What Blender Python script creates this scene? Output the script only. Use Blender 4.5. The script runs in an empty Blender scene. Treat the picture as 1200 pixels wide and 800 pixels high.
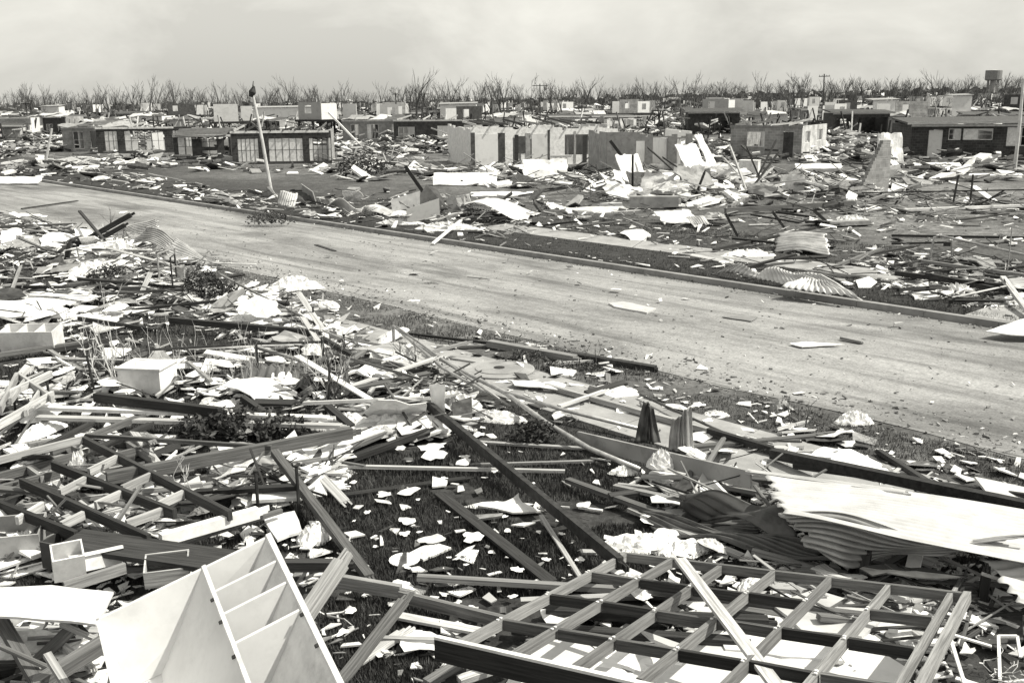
import bpy, math, random
import numpy as np
from mathutils import Vector, Matrix, noise as mnoise
R = math.radians
S = bpy.context.scene
rnd = random.Random(7)

# ------------------------------------------------------------------ camera
H, F, PITCH, ROLL = 4.6, 1167.0, R(13.6), R(-0.5)
cd = bpy.data.cameras.new('camera'); cam = bpy.data.objects.new('camera', cd)
S.collection.objects.link(cam); S.camera = cam
cd.sensor_width = 36; cd.lens = 36 * F / 1200; cd.clip_start = .1; cd.clip_end = 20000
cam.location = (0, 0, H)
cam.rotation_euler = (Matrix.Rotation(R(90) - PITCH, 3, 'X') @ Matrix.Rotation(ROLL, 3, 'Z')).to_euler()
# ------------------------------------------------------------------ light
SUN_AZ = math.atan2(1, -.12); SUN_EL = R(52)      # azimuth clockwise from +Y
sdir = Vector((math.sin(SUN_AZ) * math.cos(SUN_EL), math.cos(SUN_AZ) * math.cos(SUN_EL), math.sin(SUN_EL)))
sl = bpy.data.lights.new('sun', 'SUN'); sl.energy = 4.6; sl.angle = R(.53); sl.color = (1, .972, .875)
so = bpy.data.objects.new('sun', sl); S.collection.objects.link(so)
so.rotation_euler = (-sdir).to_track_quat('-Z', 'Y').to_euler()
w = bpy.data.worlds.new('World'); S.world = w; w.use_nodes = True
nt = w.node_tree; N = nt.nodes; L = nt.links
N.clear()
def nd(t, tree=None, **k):
    n = (tree or nt).nodes.new(t)
    for a, b in k.items(): setattr(n, a, b)
    return n
sky = nd('ShaderNodeTexSky', sky_type='NISHITA', sun_disc=False, sun_elevation=SUN_EL, sun_rotation=SUN_AZ,
         altitude=0, air_density=1.0, dust_density=3.0, ozone_density=1.0)
bw = nd('ShaderNodeRGBToBW'); L.new(sky.outputs[0], bw.inputs[0])
tc = nd('ShaderNodeTexCoord'); mp = nd('ShaderNodeMapping'); mp.inputs['Scale'].default_value = (1.8, 1.8, 3.6)
L.new(tc.outputs['Generated'], mp.inputs['Vector'])
cn = nd('ShaderNodeTexNoise'); cn.inputs['Scale'].default_value = 2.6; cn.inputs['Detail'].default_value = 7
cn.inputs['Roughness'].default_value = .55; cn.inputs['Distortion'].default_value = .3
L.new(mp.outputs[0], cn.inputs['Vector'])
cr = nd('ShaderNodeMapRange'); cr.inputs['From Min'].default_value = .42; cr.inputs['From Max'].default_value = .68
cr.inputs['To Min'].default_value = 3.6; cr.inputs['To Max'].default_value = 5.3
L.new(cn.outputs[0], cr.inputs[0])
# overcast-ish haze layer: a steady grey-white veil with soft cumulus in it
hv = nd('ShaderNodeMath', operation='MULTIPLY'); L.new(bw.outputs[0], hv.inputs[0]); hv.inputs[1].default_value = .45
ad = nd('ShaderNodeMath', operation='ADD'); L.new(hv.outputs[0], ad.inputs[0])
L.new(cr.outputs[0], ad.inputs[1])
tint = nd('ShaderNodeMix', data_type='RGBA', blend_type='MULTIPLY'); tint.inputs[0].default_value = 1
L.new(ad.outputs[0], tint.inputs[6]); tint.inputs[7].default_value = (1, .982, .90, 1)
bg = nd('ShaderNodeBackground'); bg.inputs[1].default_value = .11
L.new(tint.outputs[2], bg.inputs[0]); wo = nd('ShaderNodeOutputWorld'); L.new(bg.outputs[0], wo.inputs[0])
S.view_settings.view_transform = 'Standard'; S.view_settings.look = 'None'
S.view_settings.gamma = 1; S.view_settings.exposure = .35; S.view_settings.use_curve_mapping = False
S.render.engine = 'CYCLES'; S.cycles.max_bounces = 6; S.cycles.transparent_max_bounces = 8; S.cycles.volume_bounces = 0

# ------------------------------------------------------------------ helpers
cp, sp_ = math.cos(PITCH), math.sin(PITCH)
def G(px, py, z=0.0):
    """a point of the photograph (1200 x 800) laid on the level z"""
    u = (px - 600) / F; v = -(py - 400) / F
    c, s = math.cos(ROLL), math.sin(ROLL)
    u, v = u * c - v * s, u * s + v * c
    d = Vector((u, cp + v * sp_, -sp_ + v * cp))
    t = (z - H) / d.z
    return Vector((0, 0, H)) + d * t
def pixel(p):
    d = p - Vector((0, 0, H)); fw = d.y * cp - d.z * sp_; up = d.y * sp_ + d.z * cp
    u, v = d.x / fw, up / fw; c, s = math.cos(-ROLL), math.sin(-ROLL); u, v = u * c - v * s, u * s + v * c
    return 600 + F * u, 400 - F * v
def UP(px, py, h):
    """h metres straight above the ground point seen at (px, py)"""
    return G(px, py) + Vector((0, 0, h))
def VP(px, py, base):
    """the point seen at (px, py) that stands at the same distance as the ground point seen at base"""
    u = (px - 600) / F; v = -(py - 400) / F
    c, s = math.cos(ROLL), math.sin(ROLL); u, v = u * c - v * s, u * s + v * c
    d = Vector((u, cp + v * sp_, -sp_ + v * cp)); yd = G(*base).y
    return Vector((0, 0, H)) + d * (yd / d.y)
EV = Vector((.679, -.734, 0)).normalized(); NV = Vector((-EV.y, EV.x, 0))      # along the road / across it
def RD(s, n, z=0): return EV * s + NV * n + Vector((0, 0, z))
def sn(p): return p.dot(EV), p.dot(NV)
N_NEAR, N_FAR = 13.3, 21.46
def smooth(a, b, x):
    t = min(1, max(0, (x - a) / (b - a))); return t * t * (3 - 2 * t)
def terrain(x, y):
    d = math.hypot(x, y)
    if d < 110: return 0.0
    a = x / max(d, 1)
    return smooth(110, 900, d) * (5.5 * max(0, a + .12) * 2.2) + smooth(120, 500, d) * .8 * math.sin(x * .013) * math.cos(y * .009)

class MB:
    def __init__(s): s.v = []; s.f = []; s.uv = []; s.mi = []
    def face(s, ids, uv=None, mi=0):
        s.f.append(ids); s.uv.append(uv or [(0, 0)] * len(ids)); s.mi.append(mi)
    def slab(s, o, a, b, c, mi=0):
        o, a, b, c = map(Vector, (o, a, b, c)); k = len(s.v)
        for i in range(8): s.v.append(o + (a if i & 1 else a * 0) + (b if i & 2 else b * 0) + (c if i & 4 else c * 0))
        la, lb, lc = a.length, b.length, c.length
        q = [((0, 2, 3, 1), 'ab'), ((4, 5, 7, 6), 'ab'), ((0, 1, 5, 4), 'ac'), ((2, 6, 7, 3), 'ac'), ((0, 4, 6, 2), 'cb'), ((1, 3, 7, 5), 'cb')]
        flip = a.cross(b).dot(c) < 0
        off = rnd.random() * 40
        for ids, t in q:
            uv = []
            for i in ids:
                x, y, z = (i & 1) * la, (i >> 1 & 1) * lb, (i >> 2 & 1) * lc
                uv.append((x + off, y + off) if t == 'ab' else (x + off, z + off + .3) if t == 'ac' else (z + off, y + off))
            ids = [k + i for i in ids]
            if flip: ids = ids[::-1]; uv = uv[::-1]
            s.face(ids, uv, mi)
    def box(s, x0, x1, y0, y1, z0, z1, mi=0): s.slab((x0, y0, z0), (x1 - x0, 0, 0), (0, y1 - y0, 0), (0, 0, z1 - z0), mi)
    def beam(s, p, q, wd, th, up=(0, 0, 1), mi=0):
        p, q = Vector(p), Vector(q); a = q - p
        up = Vector(up)
        sd = a.cross(up)
        if sd.length < 1e-4: sd = a.cross(Vector((1, 0, 0)))
        sd.normalize(); u2 = sd.cross(a).normalized()
        s.slab(p - sd * wd / 2 - u2 * th / 2, a, sd * wd, u2 * th, mi)
    def tube(s, pts, rs, n=6, mi=0, cap=True):
        pts = [Vector(p) for p in pts]
        if not isinstance(rs, (list, tuple)): rs = [rs] * len(pts)
        k = len(s.v); ref = None
        for i, p in enumerate(pts):
            d = (pts[min(i + 1, len(pts) - 1)] - pts[max(i - 1, 0)])
            d = d.normalized() if d.length > 0 else Vector((0, 0, 1))
            if ref is None: ref = Vector((0, 0, 1)) if abs(d.z) < .9 else Vector((1, 0, 0))
            a = d.cross(ref).normalized(); b = d.cross(a).normalized()
            for j in range(n):
                t = 2 * math.pi * j / n
                s.v.append(p + (a * math.cos(t) + b * math.sin(t)) * rs[i])
        for i in range(len(pts) - 1):
            for j in range(n):
                j2 = (j + 1) % n
                s.face([k + i * n + j, k + (i + 1) * n + j, k + (i + 1) * n + j2, k + i * n + j2],
                       [(i, j / n), (i + 1, j / n), (i + 1, (j + 1) / n), (i, (j + 1) / n)], mi)
        if cap:
            s.face([k + j for j in range(n)], None, mi)
            s.face([k + (len(pts) - 1) * n + j for j in range(n)][::-1], None, mi)
    def grid(s, fn, nu, nv, mi=0, thick=0):
        k = len(s.v); P = [[Vector(fn(i / nu, j / nv)) for j in range(nv + 1)] for i in range(nu + 1)]
        for i in range(nu + 1):
            for j in range(nv + 1): s.v.append(P[i][j])
        lu = (P[0][0] - P[nu][0]).length; lv = (P[0][0] - P[0][nv]).length
        for i in range(nu):
            for j in range(nv):
                a = k + i * (nv + 1) + j
                s.face([a, a + nv + 1, a + nv + 2, a + 1], [(i / nu * lu, j / nv * lv), ((i + 1) / nu * lu, j / nv * lv), ((i + 1) / nu * lu, (j + 1) / nv * lv), (i / nu * lu, (j + 1) / nv * lv)], mi)
        return P
    def build(s, name, mats, parent=None, origin=None, smooth=False, local=False):
        if not isinstance(mats, (list, tuple)): mats = [mats]
        V = [Vector(v) for v in s.v]
        if parent is not None:
            if not local: V = [v - WL[parent.name] for v in V]
            loc = Vector((0, 0, 0))
        else:
            if origin is None:
                n = max(1, len(V)); origin = Vector((sum(v.x for v in V) / n, sum(v.y for v in V) / n, min(v.z for v in V)))
            loc = Vector(origin); V = [v - loc for v in V]
        me = bpy.data.meshes.new(name)
        me.from_pydata([tuple(v) for v in V], [], s.f)
        ul = me.uv_layers.new(name='UVMap')
        ul.data.foreach_set('uv', [c for f in s.uv for p in f for c in p])
        for m in mats: me.materials.append(m)
        if len(mats) > 1: me.polygons.foreach_set('material_index', s.mi)
        if smooth: me.polygons.foreach_set('use_smooth', [True] * len(me.polygons))
        o = bpy.data.objects.new(name, me); S.collection.objects.link(o)
        o.location = loc
        if parent is not None: o.parent = parent
        return o
WL = {}
def tag(o, label=None, cat=None, group=None, kind=None):
    if cat and not kind and 'kind' not in o: kind = 'thing'
    if label: o['label'] = label
    if cat: o['category'] = cat
    if group: o['group'] = group
    if kind: o['kind'] = kind
    return o
def thing(name, label, cat, loc, group=None, rz=0):
    o = bpy.data.objects.new(name, None); S.collection.objects.link(o)
    o.location = loc; o.rotation_euler = (0, 0, rz); o.empty_display_size = .2
    WL[o.name] = Vector(loc)
    return tag(o, label, cat, group)
def from_np(name, V, Fc, mats, mi=None):
    me = bpy.data.meshes.new(name); nv, nf, k = len(V), len(Fc), Fc.shape[1]
    me.vertices.add(nv); me.vertices.foreach_set('co', V.astype(np.float32).ravel())
    me.loops.add(nf * k); me.loops.foreach_set('vertex_index', Fc.astype(np.int32).ravel())
    me.polygons.add(nf); me.polygons.foreach_set('loop_start', (np.arange(nf) * k).astype(np.int32))
    me.polygons.foreach_set('loop_total', np.full(nf, k, np.int32))
    for m in mats: me.materials.append(m)
    if mi is not None: me.polygons.foreach_set('material_index', mi.astype(np.int32))
    me.polygons.foreach_set('use_smooth', np.zeros(nf, bool))
    me.update(calc_edges=True)
    o = bpy.data.objects.new(name, me); S.collection.objects.link(o); return o

# ------------------------------------------------------------------ materials
MC = {}
def mat(name, lo, hi, scale=6, rough=.8, metal=0, coord='Object', stretch=(1, 1, 1), detail=6, bump=.15, bscale=None,
        rand=.25, stain=0, stain_col=.05, stain_scale=2.0, spec=.3, contrast=(.35, .65)):
    if name in MC: return MC[name]
    m = bpy.data.materials.new(name); m.use_nodes = True; t = m.node_tree; t.nodes.clear(); K = t.links.new
    out = nd('ShaderNodeOutputMaterial', t); b = nd('ShaderNodeBsdfPrincipled', t); K(b.outputs[0], out.inputs[0])
    b.inputs['Roughness'].default_value = rough; b.inputs['Metallic'].default_value = metal
    b.inputs['Specular IOR Level'].default_value = spec
    c = nd('ShaderNodeTexCoord', t); mpp = nd('ShaderNodeMapping', t); mpp.inputs['Scale'].default_value = stretch
    K(c.outputs[coord], mpp.inputs['Vector'])
    oi = nd('ShaderNodeObjectInfo', t)
    ofs = nd('ShaderNodeVectorMath', t, operation='SCALE'); ofs.inputs[0].default_value = (31, 17, 23); K(oi.outputs['Random'], ofs.inputs['Scale'])
    av = nd('ShaderNodeVectorMath', t, operation='ADD'); K(mpp.outputs[0], av.inputs[0]); K(ofs.outputs[0], av.inputs[1])
    n = nd('ShaderNodeTexNoise', t); n.inputs['Scale'].default_value = scale; n.inputs['Detail'].default_value = detail
    n.inputs['Roughness'].default_value = .62; K(av.outputs[0], n.inputs['Vector'])
    r = nd('ShaderNodeMapRange', t); r.inputs[1].default_value = contrast[0]; r.inputs[2].default_value = contrast[1]
    r.inputs[3].default_value = lo; r.inputs[4].default_value = hi; K(n.outputs[0], r.inputs[0])
    val = r.outputs[0]
    if rand:
        rr = nd('ShaderNodeMapRange', t); rr.inputs[3].default_value = 1 - rand; rr.inputs[4].default_value = 1 + rand; K(oi.outputs['Random'], rr.inputs[0])
        mm = nd('ShaderNodeMath', t, operation='MULTIPLY', use_clamp=True); K(val, mm.inputs[0]); K(rr.outputs[0], mm.inputs[1]); val = mm.outputs[0]
    if stain:
        n2 = nd('ShaderNodeTexNoise', t); n2.inputs['Scale'].default_value = stain_scale; n2.inputs['Detail'].default_value = 8
        n2.inputs['Roughness'].default_value = .7; K(av.outputs[0], n2.inputs['Vector'])
        r2 = nd('ShaderNodeMapRange', t); r2.inputs[1].default_value = .5; r2.inputs[2].default_value = .68; r2.inputs[3].default_value = 0; r2.inputs[4].default_value = stain; K(n2.outputs[0], r2.inputs[0])
        mx = nd('ShaderNodeMix', t, data_type='FLOAT'); K(r2.outputs[0], mx.inputs[0]); K(val, mx.inputs[2]); mx.inputs[3].default_value = stain_col; val = mx.outputs[0]
    K(val, b.inputs['Base Color'])
    if bump:
        bp = nd('ShaderNodeBump', t); bp.inputs['Strength'].default_value = bump; bp.inputs['Distance'].default_value = .02
        if bscale:
            n3 = nd('ShaderNodeTexNoise', t); n3.inputs['Scale'].default_value = bscale; n3.inputs['Detail'].default_value = 5; K(av.outputs[0], n3.inputs['Vector']); K(n3.outputs[0], bp.inputs['Height'])
        else: K(n.outputs[0], bp.inputs['Height'])
        K(bp.outputs[0], b.inputs['Normal'])
    MC[name] = m; return m
def wood(name, lo, hi, **k): return mat(name, lo, hi, scale=4, coord='UV', stretch=(.5, 14, 1), bump=.35, rand=.3, stain=.55, stain_col=lo * .45, stain_scale=1.6, **k)
M = dict(
    dark=wood('dark_timber', .018, .05), grey=wood('weathered_timber', .06, .16), mid=wood('raw_timber', .13, .27), light=wood('pale_timber', .28, .55),
    white=mat('white_paint', .62, .8, scale=5, rough=.55, stain=.5, stain_col=.3, stain_scale=3, rand=.1),
    cupboard=mat('cupboard_board', .60, .68, scale=3, rough=.5, stain=.25, stain_col=.4, stain_scale=5, rand=.02, bump=.04),
    fibro=mat('fibro_sheet', .62, .84, scale=4, rough=.8, stain=.55, stain_col=.28, stain_scale=1.7, rand=.12),
    greysheet=mat('grey_sheet', .2, .36, scale=4, stain=.6, stain_col=.09, rand=.3),
    paper=mat('plaster_fragment', .6, .85, scale=9, rough=.95, stain=.35, stain_col=.2, stain_scale=6, rand=.15),
    iron=mat('galvanised_iron', .3, .48, scale=3, rough=.5, metal=.35, stain=.55, stain_col=.2, stain_scale=1.2, rand=.2, bump=.08),
    whiteiron=mat('painted_iron', .44, .6, scale=3, rough=.45, metal=0, stain=.4, stain_col=.4, stain_scale=1.6, rand=.05, bump=.06),
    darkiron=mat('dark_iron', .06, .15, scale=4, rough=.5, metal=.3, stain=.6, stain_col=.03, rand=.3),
    steel=mat('black_steel', .018, .05, scale=12, rough=.6, metal=.3, rand=.2),
    pipe=mat('grey_pipe', .3, .45, scale=10, rough=.45, metal=.5, stain=.5, stain_col=.1, rand=.15),
    concrete=mat('concrete', .24, .35, scale=2.5, rough=.95, stain=.6, stain_col=.16, stain_scale=.9, rand=0, bump=.3, bscale=60),
    kerb=mat('kerb_concrete', .2, .32, scale=3, rough=.95, stain=.7, stain_col=.12, stain_scale=1.5, rand=0, bump=.3, bscale=40),
    bark=mat('bare_bark', .04, .11, scale=5, rough=.95, rand=.35), twig=mat('dry_twig', .3, .5, scale=8, rand=.3),
    leaf=mat('dark_leaf', .025, .07, scale=3, rough=.6, rand=.2), straw=mat('dry_stalk', .35, .6, scale=8, rand=.3),
    litterd=mat('dark_litter', .03, .09, scale=8, rand=.2), litterm=mat('grey_litter', .15, .3, scale=8, rand=.2),
    blade=mat('grass_blade', .028, .085, scale=.9, rough=.75, rand=0, bump=0, contrast=(.4, .6)),
    blackpole=mat('tarred_pole', .03, .07, scale=5, rand=.1), interior=mat('plaster_wall', .55, .72, scale=2, stain=.4, stain_col=.35, rand=.1),
    render=mat('grey_render', .3, .42, scale=2, stain=.5, stain_col=.18, rand=.15), char=mat('dark_wall', .035, .08, scale=3, stain=.4, stain_col=.02, rand=.3),
    glass=mat('dusty_glass', .3, .5, scale=2, rough=.2, rand=.1, spec=.6),
)
def brickmat(name, c1, c2, mortar):
    m = bpy.data.materials.new(name); m.use_nodes = True; t = m.node_tree; b = t.nodes['Principled BSDF']; K = t.links.new
    c = nd('ShaderNodeTexCoord', t); br = nd('ShaderNodeTexBrick', t); K(c.outputs['UV'], br.inputs['Vector'])
    br.inputs['Color1'].default_value = (c1,) * 3 + (1,); br.inputs['Color2'].default_value = (c2,) * 3 + (1,); br.inputs['Mortar'].default_value = (mortar,) * 3 + (1,)
    br.inputs['Scale'].default_value = 1; br.inputs['Brick Width'].default_value = .39; br.inputs['Row Height'].default_value = .2; br.inputs['Mortar Size'].default_value = .012
    n = nd('ShaderNodeTexNoise', t); n.inputs['Scale'].default_value = 1.3; n.inputs['Detail'].default_value = 8; K(c.outputs['Object'], n.inputs['Vector'])
    mx = nd('ShaderNodeMix', t, data_type='RGBA', blend_type='MULTIPLY'); mx.inputs[0].default_value = .8
    r = nd('ShaderNodeMapRange', t); r.inputs[1].default_value = .3; r.inputs[2].default_value = .7; r.inputs[3].default_value = .5; r.inputs[4].default_value = 1.25
    K(n.outputs[0], r.inputs[0]); K(br.outputs[0], mx.inputs[6]); K(r.outputs[0], mx.inputs[7]); K(mx.outputs[2], b.inputs['Base Color'])
    b.inputs['Roughness'].default_value = .95
    bp = nd('ShaderNodeBump', t); bp.inputs['Strength'].default_value = .4; bp.inputs['Distance'].default_value = .02; K(br.outputs['Fac'], bp.inputs['Height']); bp.invert = True; K(bp.outputs[0], b.inputs['Normal'])
    return m
M['brick'] = brickmat('grey_block', .22, .3, .36); M['brickdark'] = brickmat('dark_brick', .03, .06, .09); M['bricklit'] = brickmat('sunlit_block', .45, .58, .5)  # last one: lighter copy of the grey block, sunlight put into the colour

def ground_mat():
    m = bpy.data.materials.new('bare_earth'); m.use_nodes = True; t = m.node_tree; b = t.nodes['Principled BSDF']; K = t.links.new
    b.inputs['Roughness'].default_value = 1; b.inputs['Specular IOR Level'].default_value = .1
    g = nd('ShaderNodeNewGeometry', t)
    def nz(sc, det, st=(1, 1, 1), rot=0):
        mpn = nd('ShaderNodeMapping', t); mpn.inputs['Scale'].default_value = st; mpn.inputs['Rotation'].default_value = (0, 0, rot); K(g.outputs['Position'], mpn.inputs['Vector'])
        n = nd('ShaderNodeTexNoise', t); n.inputs['Scale'].default_value = sc; n.inputs['Detail'].default_value = det; n.inputs['Roughness'].default_value = .65; K(mpn.outputs[0], n.inputs['Vector']); return n.outputs[0]
    def mr(x, a, b_, c, d):
        r = nd('ShaderNodeMapRange', t); K(x, r.inputs[0])
        for i, v in enumerate((a, b_, c, d)): r.inputs[i + 1].default_value = v
        return r.outputs[0]
    def mix(f, a, b_):
        x = nd('ShaderNodeMix', t, data_type='FLOAT'); K(f, x.inputs[0])
        for i, v in ((2, a), (3, b_)):
            if isinstance(v, float): x.inputs[i].default_value = v
            else: K(v, x.inputs[i])
        return x.outputs[0]
    big = mr(nz(.07, 5, (1, 1, 1), R(47)), .4, .6, 0, 1); med = mr(nz(.5, 7), .4, .62, 0, 1); fine = mr(nz(9, 6), .3, .7, .55, 1.45)
    turf = mr(nz(3, 6), .35, .65, .03, .065); dirt = mr(nz(1.4, 8), .35, .65, .13, .29)
    # distance from the road decides how much bare dirt there is: scuffed beyond it, turf on this side
    dn = nd('ShaderNodeVectorMath', t, operation='DOT_PRODUCT'); K(g.outputs['Position'], dn.inputs[0]); dn.inputs[1].default_value = tuple(NV)
    far = mr(dn.outputs['Value'], 24, 36, 0, 1)
    near = mr(dn.outputs['Value'], 11.2, 12.2, 0, .8)
    near2 = mr(dn.outputs['Value'], 20.5, 21.6, 1, 0)
    nn = nd('ShaderNodeMath', t, operation='MULTIPLY'); K(near, nn.inputs[0]); K(near2, nn.inputs[1])
    fm = nd('ShaderNodeMath', t, operation='MAXIMUM'); K(far, fm.inputs[0]); K(nn.outputs[0], fm.inputs[1])
    p1 = nd('ShaderNodeMath', t, operation='MULTIPLY', use_clamp=True); K(big, p1.inputs[0]); p1.inputs[1].default_value = .75
    p2 = nd('ShaderNodeMath', t, operation='MULTIPLY', use_clamp=True); K(med, p2.inputs[0]); p2.inputs[1].default_value = .6
    p3a = nd('ShaderNodeMath', t, operation='MAXIMUM'); K(p1.outputs[0], p3a.inputs[0]); K(p2.outputs[0], p3a.inputs[1])
    p3 = nd('ShaderNodeMath', t, operation='MAXIMUM'); K(p3a.outputs[0], p3.inputs[0]); p3.inputs[1].default_value = .3
    p4 = nd('ShaderNodeMath', t, operation='MULTIPLY'); K(p3.outputs[0], p4.inputs[0]); K(fm.outputs[0], p4.inputs[1])
    base = mix(p4.outputs[0], turf, dirt)
    mm = nd('ShaderNodeMath', t, operation='MULTIPLY'); K(base, mm.inputs[0]); K(fine, mm.inputs[1]); K(mm.outputs[0], b.inputs['Base Color'])
    bp = nd('ShaderNodeBump', t); bp.inputs['Strength'].default_value = .6; bp.inputs['Distance'].default_value = .05; K(nz(14, 6), bp.inputs['Height']); K(bp.outputs[0], b.inputs['Normal'])
    return m
def road_mat():
    m = bpy.data.materials.new('dusty_bitumen'); m.use_nodes = True; t = m.node_tree; b = t.nodes['Principled BSDF']; K = t.links.new
    b.inputs['Roughness'].default_value = .95; b.inputs['Specular IOR Level'].default_value = .15
    g = nd('ShaderNodeTexCoord', t)
    def nz(sc, det, st=(1, 1, 1), dist=0):
        mpn = nd('ShaderNodeMapping', t); mpn.inputs['Scale'].default_value = st; K(g.outputs['Object'], mpn.inputs['Vector'])
        n = nd('ShaderNodeTexNoise', t); n.inputs['Scale'].default_value = sc; n.inputs['Detail'].default_value = det; n.inputs['Roughness'].default_value = .62; n.inputs['Distortion'].default_value = dist; K(mpn.outputs[0], n.inputs['Vector']); return n.outputs[0]
    def mr(x, a, b_, c, d):
        r = nd('ShaderNodeMapRange', t); K(x, r.inputs[0])
        for i, v in enumerate((a, b_, c, d)): r.inputs[i + 1].default_value = v
        return r.outputs[0]
    def mul(a, b_):
        x = nd('ShaderNodeMath', t, operation='MULTIPLY'); K(a, x.inputs[0]); K(b_, x.inputs[1]); return x.outputs[0]
    streak = mr(nz(1, 7, (.16, .8, 1), .8), .34, .64, .18, .285)
    blot = mr(nz(.28, 8, (.5, 1, 1), .5), .48, .64, 1.1, .55)
    tyre = mr(nz(2.2, 5, (.06, 1, 1), .3), .52, .64, 1.03, .7)
    grit = mr(nz(26, 8), .3, .7, .68, 1.32)
    lime = mr(nz(5, 6), .35, .65, .9, 1.1)
    K(mul(mul(mul(streak, blot), mul(tyre, grit)), lime), b.inputs['Base Color'])
    bp = nd('ShaderNodeBump', t); bp.inputs['Strength'].default_value = .5; bp.inputs['Distance'].default_value = .012; K(nz(70, 3), bp.inputs['Height']); K(bp.outputs[0], b.inputs['Normal'])
    return m
GM, RM = ground_mat(), road_mat()

# ------------------------------------------------------------------ ground, road, kerb, paths
def axis(segs):
    out = []
    for a, b, n in segs: out += [a + (b - a) * i / n for i in range(n)]
    return out + [segs[-1][1]]
ss = axis([(-6000, -1500, 6), (-1500, -300, 24), (-300, -60, 24), (-60, 40, 60), (40, 300, 20), (300, 1500, 24), (1500, 6000, 6)])
ns = axis([(-1500, -40, 10), (-40, 0, 12), (0, 13.3, 20)]) + [13.45] + axis([(21.40, 21.46, 1), (21.47, 40, 24), (40.5, 120, 24), (120.5, 1500, 60), (1501, 9000, 8)])
g = MB()
for s_ in ss:
    for n_ in ns:
        p = RD(s_, n_); z = terrain(p.x, p.y)
        if 13.3 < n_ < 21.45: z = -.3
        elif math.hypot(p.x, p.y) < 90: z += .05 * (mnoise.noise(p * .35)) * (0 if 9 < n_ < 28 else 1) - (.03 if not 9 < n_ < 28 else 0)
        if n_ >= 21.46: z += .0
        g.v.append(Vector((p.x, p.y, z)))
nn_ = len(ns)
for i in range(len(ss) - 1):
    for j in range(nn_ - 1):
        a = i * nn_ + j; g.face([a, a + nn_, a + nn_ + 1, a + 1])
tag(g.build('ground', GM, origin=(0, 0, 0), smooth=True), kind='structure')
ROADZ = -.13
def strip(name, m, n0, n1, s0, s1, z, kind='structure', wob=0, z1=None):
    b = MB(); k = int((s1 - s0) / 2)
    for i in range(k + 1):
        s_ = s0 + (s1 - s0) * i / k
        a_ = n0 + wob * mnoise.noise(Vector((s_ * .5, n0, 0))) + wob * .5 * mnoise.noise(Vector((s_ * 2, n0, 5)))
        b.v += [Vector((s_, a_, z)), Vector((s_, n1, z if z1 is None else z1))]
    for i in range(k): b.face([2 * i, 2 * i + 2, 2 * i + 3, 2 * i + 1])
    o = b.build(name, m, origin=(0, 0, 0)); o.rotation_euler = (0, 0, math.atan2(EV.y, EV.x))
    return tag(o, kind=kind)
rb = MB(); k = 260
for i in range(k + 1):                                              # road with a soft, broken near edge that climbs to the verge
    s_ = -230 + 290 * i / k
    e = 13.25 + .3 * mnoise.noise(Vector((s_ * .35, 1, 0))) + .16 * mnoise.noise(Vector((s_ * 1.5, 9, 5)))
    rb.v += [Vector((s_, e, .008)), Vector((s_, e + .5, -.05)), Vector((s_, 17.3, -.06)), Vector((s_, 21.40, ROADZ))]
for i in range(k):
    for j in range(3): rb.face([4 * i + j, 4 * i + j + 4, 4 * i + j + 5, 4 * i + j + 1])
ro = rb.build('road', RM, origin=(0, 0, 0), smooth=True); ro.rotation_euler = (0, 0, math.atan2(EV.y, EV.x)); tag(ro, kind='structure')
kb = MB()
for i in range(150):                                                # kerb laid in lengths with open joints
    s0 = -200 + i * 1.6
    a, b_ = RD(s0 + .006, 21.27 + rnd.uniform(-.006, .006), -.25), RD(s0 + 1.594, 21.27 + rnd.uniform(-.006, .006), -.25)
    kb.slab(a, b_ - a, NV * .17, Vector((0, 0, .268)))
tag(kb.build('kerb', M['kerb'], origin=(0, 0, 0)), kind='structure')
kb = MB()
for i in range(40):
    s0 = -6 + i * .9
    if s0 > 3: kb.slab(RD(s0, 13.12, -.1), EV * .89, NV * .12, Vector((0, 0, .118 + rnd.uniform(-.004, .004))))
tag(kb.build('road_edging', M['kerb'], origin=(0, 0, 0)), kind='structure')
def slabs(name, n0, n1, s0, s1, L_, z):
    b = MB(); s_ = s0
    while s_ < s1:
        b.slab(RD(s_ + .008, n0, z - .12), EV * (L_ - .016), NV * (n1 - n0), Vector((0, 0, .12 + rnd.uniform(-.004, .005)))); s_ += L_
    return tag(b.build(name, M['concrete'], origin=(0, 0, 0)), kind='structure')
slabs('footpath', 10.2, 11.7, -60, 12, 1.5, .022)
slabs('footpath', 24.2, 25.7, -28, 40, 1.5, .022)
slabs('driveway', 21.46, 24.19, -8.8, -5.2, 3.6, .018)

# ------------------------------------------------------------------ grass and litter (stuff)
rng = np.random.default_rng(3)
def blades(name, npts, region, hmin, hmax, mt):
    P = []
    while len(P) < npts:
        px, py = rng.uniform(-60, 1260, 4096), rng.uniform(*region[0], 4096)
        for a, b_ in zip(px, py):
            p = G(a, b_); s_, n_ = sn(p)
            if any(x0 < n_ < x1 for x0, x1 in region[1]):
                if -.6 < p.x < 4.4 and p.y < 8.7: continue
                if mnoise.noise(Vector((p.x * .8, p.y * .8, 0))) > -.25: P.append((p.x, p.y))
            if len(P) >= npts: break
    P = np.array(P); n = len(P); h = rng.uniform(hmin, hmax, n); a = rng.uniform(0, 6.28, n); wd = rng.uniform(.004, .009, n) * (1 + h * 4)
    lean = rng.normal(0, .5, (n, 2)) * h[:, None]
    V = np.zeros((n, 3, 3)); dx = np.stack([np.cos(a), np.sin(a)], 1) * wd[:, None]
    V[:, 0, :2] = P - dx; V[:, 1, :2] = P + dx; V[:, 2, :2] = P + lean; V[:, 2, 2] = h; V[:, :2, 2] = -.04
    o = from_np(name, V.reshape(-1, 3), np.arange(3 * n).reshape(n, 3), [mt]); return tag(o, kind='stuff')
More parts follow.
